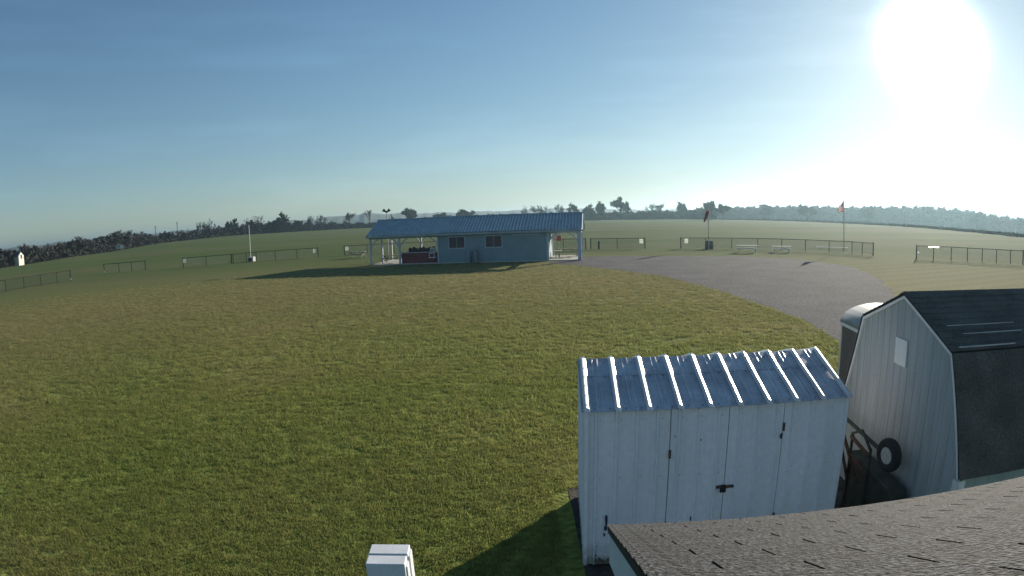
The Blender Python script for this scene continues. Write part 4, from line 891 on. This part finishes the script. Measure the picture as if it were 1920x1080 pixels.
# filler trees that nothing tells apart
ADJ = {'bare': 'bare', 'thin': 'thin open', 'leafy': 'full crowned', 'round': 'rounded', 'cedar': 'dark'}
SECT = [(-49, 'at the left frame edge'), (-45.5, 'just right of the white gable'), (-41, 'above the left fence run'), (-38, 'left of the tiny caravan'), (-34.5, 'left of the lattice masts'), (-31, 'by the lattice masts'), (-27, 'left of the white mast'), (-24, 'right of the white mast'), (-20, 'by the dark evergreen'), (-16, 'left of the blue ridge'), (-9, 'above the roof left end'), (-3, 'above the roof middle'), (3, 'above the right window'), (7.5, 'above the roof right end'), (12, 'near the tallest tree'), (17, 'left of the windsock'), (21.5, 'behind the windsock'), (26, 'right of the windsock'), (31, 'left of the flagpole'), (35, 'behind the flag'), (39, 'above the fence gap'), (44, 'above the cream stand'), (99, 'at the right frame edge')]
def fill(a0, a1, step, r0, r1, f0, f1, kinds, label, group, absr=False, w=(0.8, 1.3)):
    a = a0
    while a < a1:
        Re, _ = edge(a); r = (0 if absr else Re) + random.uniform(r0, r1); H = hgt(a, r, float(np.interp(a, T_AZ, T_EL))) * random.uniform(f0, f1)
        if H > 2:
            k_ = random.choice(kinds); sec = next(t for lim, t in SECT if a < lim)
            tree(a, r, H, k_, '%s %s, %s' % (ADJ[k_], label, sec), group, random.uniform(*w))
        a += step * random.uniform(0.6, 1.4)
fill(-55, -33, 0.75, 3, 14, 0.68, 1.02, ['bare', 'leafy', 'leafy', 'round', 'thin'], 'tree in the left hedgerow', gl, w=(1.0, 1.6))
fill(-33, -12, 0.9, 4, 16, 0.50, 0.92, ['bare', 'leafy', 'thin', 'round', 'bare'], 'tree in the hedgerow', gm, w=(0.9, 1.4))
fill(-11, 19, 1.1, 4, 40, 0.62, 1.0, ['leafy', 'round', 'bare', 'round'], 'tree in the wood behind the shelter', gf, w=(1.1, 1.8))
fill(19, 54, 0.8, 505, 590, 0.9, 1.06, ['round', 'round', 'leafy'], 'tree on the hazy hill', gr_, True, w=(1.1, 1.7))

# distant ridge
M_ridge = mat('distant_wooded_ridge', (0.060, 0.070, 0.050), 0.95, vscale=0.01, col2=(0.09, 0.085, 0.06))
q = MB(); NA = 260; a0, a1 = -70, 60
for j, (r, f) in enumerate(((1300, -0.1), (1380, 0.5), (1480, 0.86), (1600, 1.0), (1780, 0.9))):
    for i in range(NA + 1):
        a = a0 + (a1 - a0) * i / NA
        el = float(np.interp(a, [-70, -35, -22, -19, -16, -13.5, -10, -4, 5, 8, 12, 60], [0.25, 0.40, 0.62, 0.66, 0.86, 0.92, 0.75, 0.60, 0.68, 0.66, 0.35, 0.3])) + 0.05 * math.sin(a * 1.7) + 0.025 * math.sin(a * 5.3) + 0.012 * math.sin(a * 17)
        x_, y_ = polar(a, r); z0 = zt(a, 640) - 3; q.v.append((x_, y_, z0 + (CAM_H + 1600 * math.tan(R(el)) - z0) * f + (random.uniform(-1.0, 1.0) if j else 0)))
q.f = [(j * (NA + 1) + i, j * (NA + 1) + i + 1, (j + 1) * (NA + 1) + i + 1, (j + 1) * (NA + 1) + i) for j in range(4) for i in range(NA)]
q.obj('far_hills', M_ridge, kind='structure')

# small house at the far left, white vehicle-sized shed, two masts
x_, y_ = polar(-47.3, 186); hz = zt(-47.3, 186)
ho = thing('farm_outbuilding', 'small outbuilding with bright white gable and dark roof at the far left', 'building', (x_, y_, hz + 0.9), R(47 + 55))
MB().prism([(-1.4, -1.2), (1.4, -1.2), (1.4, 1.7), (0, 2.7), (-1.4, 1.7)], 0, 9).obj('wall', mat('white_wall', (0.55, 0.55, 0.50), 0.8, var=0.12, vscale=1.5), ho)
MB().prism([(-1.7, 1.55), (0, 2.75), (1.7, 1.55), (1.7, 1.7), (0, 2.95), (-1.7, 1.7)], 0.1, 9.2).obj('roof', mat('dark_roof', (0.06, 0.065, 0.08), 0.8), ho)
MB().box(-0.35, 0.4, -0.03, 0.0, 0.9, 2.0).obj('window', M_glass, ho)
x_, y_ = polar(-37.75, edge(-37.75)[0] + 0.5)
hv = thing('white_caravan', 'tiny white caravan showing at the foot of the left hedgerow', 'caravan', (x_, y_, gz(x_, y_)), R(38))
MB().prism([(-1.6, 0.5), (1.6, 0.5), (1.7, 1.3), (1.4, 1.9), (-1.4, 1.9), (-1.7, 1.3)], -0.9, 0.9).obj('body', M_trimw, hv); MB().box(-0.9, 0.2, -0.93, -0.9, 1.1, 1.6).obj('window', M_glass, hv)
for x0_ in (-0.7, 0.7): MB().lathe([(0.3, -0.95), (0.3, -0.8)], c=(0, 0, 0), axis='x', k=10)
MB().tube((0, -0.95, 0.3), (0, -0.75, 0.3), 0.3, k=12).obj('wheel', M_black, hv)
for az_, el_, lab in ((-34.2, 1.08, 'thin lattice mast over the left hedgerow, the left one of two'), (-32.1, 1.32, 'thin lattice mast over the left hedgerow, the right one of two')):
    x_, y_ = polar(az_, 420); zb_ = zt(az_, 420); hh = CAM_H + 420 * math.tan(R(el_)) - zb_
    g = thing('lattice_mast', lab, 'mast', (x_, y_, zb_), 0, 'far lattice masts'); q = MB()
    for k in range(3):
        a = k * 2.094; q.tube((0.35 * math.cos(a), 0.35 * math.sin(a), 0), (0.1 * math.cos(a), 0.1 * math.sin(a), hh), 0.08, k=4)
    for z_ in np.arange(0.5, hh, 1.1):
        q.bar((0.33, 0, z_), (-0.2, 0.25, z_ + 0.5), 0.05).bar((-0.2, 0.25, z_ + 0.5), (-0.2, -0.25, z_ + 1.0), 0.05)
    q.obj('tower', M_steel, g); MB().box(-0.9, 0.9, -0.1, 0.1, hh - 1.2, hh - 0.9).obj('antenna', M_steel, g)

# ------------------------------------------------------------------ grass tufts (geometry nodes on one object)
M_blade = bpy.data.materials.new('grass_blades'); M_blade.use_nodes = True; n, l = M_blade.node_tree.nodes, M_blade.node_tree.links
b = n['Principled BSDF']; b.inputs['Roughness'].default_value = 0.7; b.inputs['Specular IOR Level'].default_value = 0.12
oi = n.new('ShaderNodeObjectInfo'); geo = n.new('ShaderNodeNewGeometry')
def ramp2(inp, stops):
    r = n.new('ShaderNodeValToRGB'); e = r.color_ramp.elements
    while len(e) < len(stops): e.new(0.5)
    for i, (p, c) in enumerate(stops): e[i].position = p; e[i].color = (*c, 1)
    l.new(inp, r.inputs[0]); return r.outputs[0]
nz = n.new('ShaderNodeTexNoise'); nz.inputs['Scale'].default_value = 0.16; nz.inputs['Detail'].default_value = 5; l.new(geo.outputs['Position'], nz.inputs[0])
cA = ramp2(nz.outputs[0], [(0.35, (0.215, 0.245, 0.072)), (0.55, (0.250, 0.265, 0.085)), (0.72, (0.290, 0.275, 0.115))])
dl2 = n.new('ShaderNodeVectorMath'); dl2.operation = 'LENGTH'; l.new(geo.outputs['Position'], dl2.inputs[0])
mr = n.new('ShaderNodeMapRange'); mr.inputs[1].default_value = 14; mr.inputs[2].default_value = 34; mr.inputs[3].default_value = 0; mr.inputs[4].default_value = 0.75; l.new(dl2.outputs['Value'], mr.inputs[0])
mxx = n.new('ShaderNodeMix'); mxx.data_type = 'RGBA'; l.new(mr.outputs[0], mxx.inputs[0]); l.new(cA, mxx.inputs[6]); mxx.inputs[7].default_value = (0.255, 0.230, 0.130, 1)
rc = ramp2(oi.outputs['Random'], [(0.0, (0.85, 0.88, 0.80)), (0.6, (1.02, 1.02, 1.0)), (0.93, (1.2, 1.15, 1.15)), (1.0, (1.5, 1.4, 1.45))])
mm = n.new('ShaderNodeMix'); mm.data_type = 'RGBA'; mm.blend_type = 'MULTIPLY'; mm.inputs[0].default_value = 1; l.new(mxx.outputs[2], mm.inputs[6]); l.new(rc, mm.inputs[7])
l.new(mm.outputs[2], b.inputs['Base Color']); tb = n.new('ShaderNodeBsdfTranslucent'); l.new(mm.outputs[2], tb.inputs[0]); ms2 = n.new('ShaderNodeMixShader'); ms2.inputs[0].default_value = 0.5
l.new(b.outputs[0], ms2.inputs[1]); l.new(tb.outputs[0], ms2.inputs[2]); l.new(ms2.outputs[0], n['Material Output'].inputs[0])
tcol = bpy.data.collections.new('grass_tufts')
for s in range(5):
    rr = random.Random(900 + s); q = MB()
    for _ in range(34):
        a = rr.uniform(0, 6.28); r = 0.11 * math.sqrt(rr.random()); x, y = r * math.cos(a), r * math.sin(a); h = rr.uniform(0.020, 0.050); w = rr.uniform(0.003, 0.006)
        a2 = rr.uniform(0, 6.28); ln = rr.uniform(0.2, 1.0) * h; dx, dy = math.cos(a2), math.sin(a2); px, py = -dy * w, dx * w
        q.add([(x - px, y - py, -0.01), (x + px, y + py, -0.01), (x + dx * ln * .4 + px * .7, y + dy * ln * .4 + py * .7, h * .6), (x + dx * ln * .4 - px * .7, y + dy * ln * .4 - py * .7, h * .6), (x + dx * ln, y + dy * ln, h)], [(0, 1, 2, 3), (3, 2, 4)])
    o = bpy.data.objects.new('grass_tuft', q.mesh('grass_tuft', M_blade)); tcol.objects.link(o)
def in_poly(x, y, P):
    c = False; j = len(P) - 1
    for i in range(len(P)):
        if (P[i][1] > y) != (P[j][1] > y) and x < (P[j][0] - P[i][0]) * (y - P[i][1]) / (P[j][1] - P[i][1]) + P[i][0]: c = not c
        j = i
    return c
pts = []; scl = []
for (r0, r1, d_, s_) in ((4.6, 10, 190, 0.85), (10, 17, 95, 1.05), (17, 28, 34, 1.4), (28, 56, 24, 1.5)):
    a0, a1 = R(-56), R(50); area = (a1 - a0) / 2 * (r1 ** 2 - r0 ** 2); N = int(area * d_)
    rr_ = np.sqrt(rng.uniform(r0 ** 2, r1 ** 2, N)); aa = rng.uniform(a0, a1, N); X = rr_ * np.sin(aa); Y = rr_ * np.cos(aa)
    for x, y in zip(X, Y):
        if r0 == 28 and random.random() < ((math.hypot(x, y) - 28) / 28) ** 0.8: continue
        if r0 >= 28 and x > 0.48 * y: continue
        if 0.5 < x < 6.6 and y < 8.2 and y > 5.0: continue
        if x > 4 and y < 9.2 : continue
        if r1 > 10 and in_poly(x, y, GR): continue
        pts.append((x, y, 0)); scl.append(s_ * random.uniform(0.75, 1.3))
me = bpy.data.meshes.new('grass'); me.from_pydata(pts, [], []); at = me.attributes.new('sc', 'FLOAT', 'POINT'); at.data.foreach_set('value', scl)
go = bpy.data.objects.new('grass', me); COL.objects.link(go); go['kind'] = 'stuff'; go['label'] = 'short mown grass of the near lawn'; go['category'] = 'grass'
ng = bpy.data.node_groups.new('scatter_grass', 'GeometryNodeTree'); ng.interface.new_socket('Geometry', in_out='INPUT', socket_type='NodeSocketGeometry'); ng.interface.new_socket('Geometry', in_out='OUTPUT', socket_type='NodeSocketGeometry')
N_, L_ = ng.nodes, ng.links; gi = N_.new('NodeGroupInput'); gout = N_.new('NodeGroupOutput'); ip = N_.new('GeometryNodeInstanceOnPoints'); ci = N_.new('GeometryNodeCollectionInfo'); ci.inputs[0].default_value = tcol; ci.inputs['Separate Children'].default_value = True; ci.inputs['Reset Children'].default_value = True
rn = N_.new('FunctionNodeRandomValue'); rn.data_type = 'FLOAT_VECTOR'; rn.inputs[0].default_value = (-0.12, -0.12, 0); rn.inputs[1].default_value = (0.12, 0.12, 6.283)
na_ = N_.new('GeometryNodeInputNamedAttribute'); na_.data_type = 'FLOAT'; na_.inputs[0].default_value = 'sc'
L_.new(gi.outputs[0], ip.inputs['Points']); L_.new(ci.outputs[0], ip.inputs['Instance']); ip.inputs['Pick Instance'].default_value = True; L_.new(rn.outputs[0], ip.inputs['Rotation']); L_.new(na_.outputs[0], ip.inputs['Scale']); L_.new(ip.outputs[0], gout.inputs[0])
md = go.modifiers.new('scatter', 'NODES'); md.node_group = ng

# ------------------------------------------------------------------ haze
HAZE = 0.00032
hm = bpy.data.materials.new('haze'); hm.use_nodes = True; n, l = hm.node_tree.nodes, hm.node_tree.links; n.clear()
o_ = n.new('ShaderNodeOutputMaterial'); pv_ = n.new('ShaderNodeVolumePrincipled'); pv_.inputs['Density'].default_value = HAZE; pv_.inputs['Color'].default_value = (0.46, 0.69, 0.84, 1); pv_.inputs['Anisotropy'].default_value = 0.60
l.new(pv_.outputs[0], o_.inputs['Volume'])
ZL = min(v[2] for v in bpy.data.objects['field_ground'].data.vertices[0:1] for v in [v.co]) if False else min(v.co.z for v in bpy.data.objects['field_ground'].data.vertices)
MB().box(-9500, 9500, -9500, 9500, ZL - 1.0, 42).obj('haze', hm, kind='stuff')
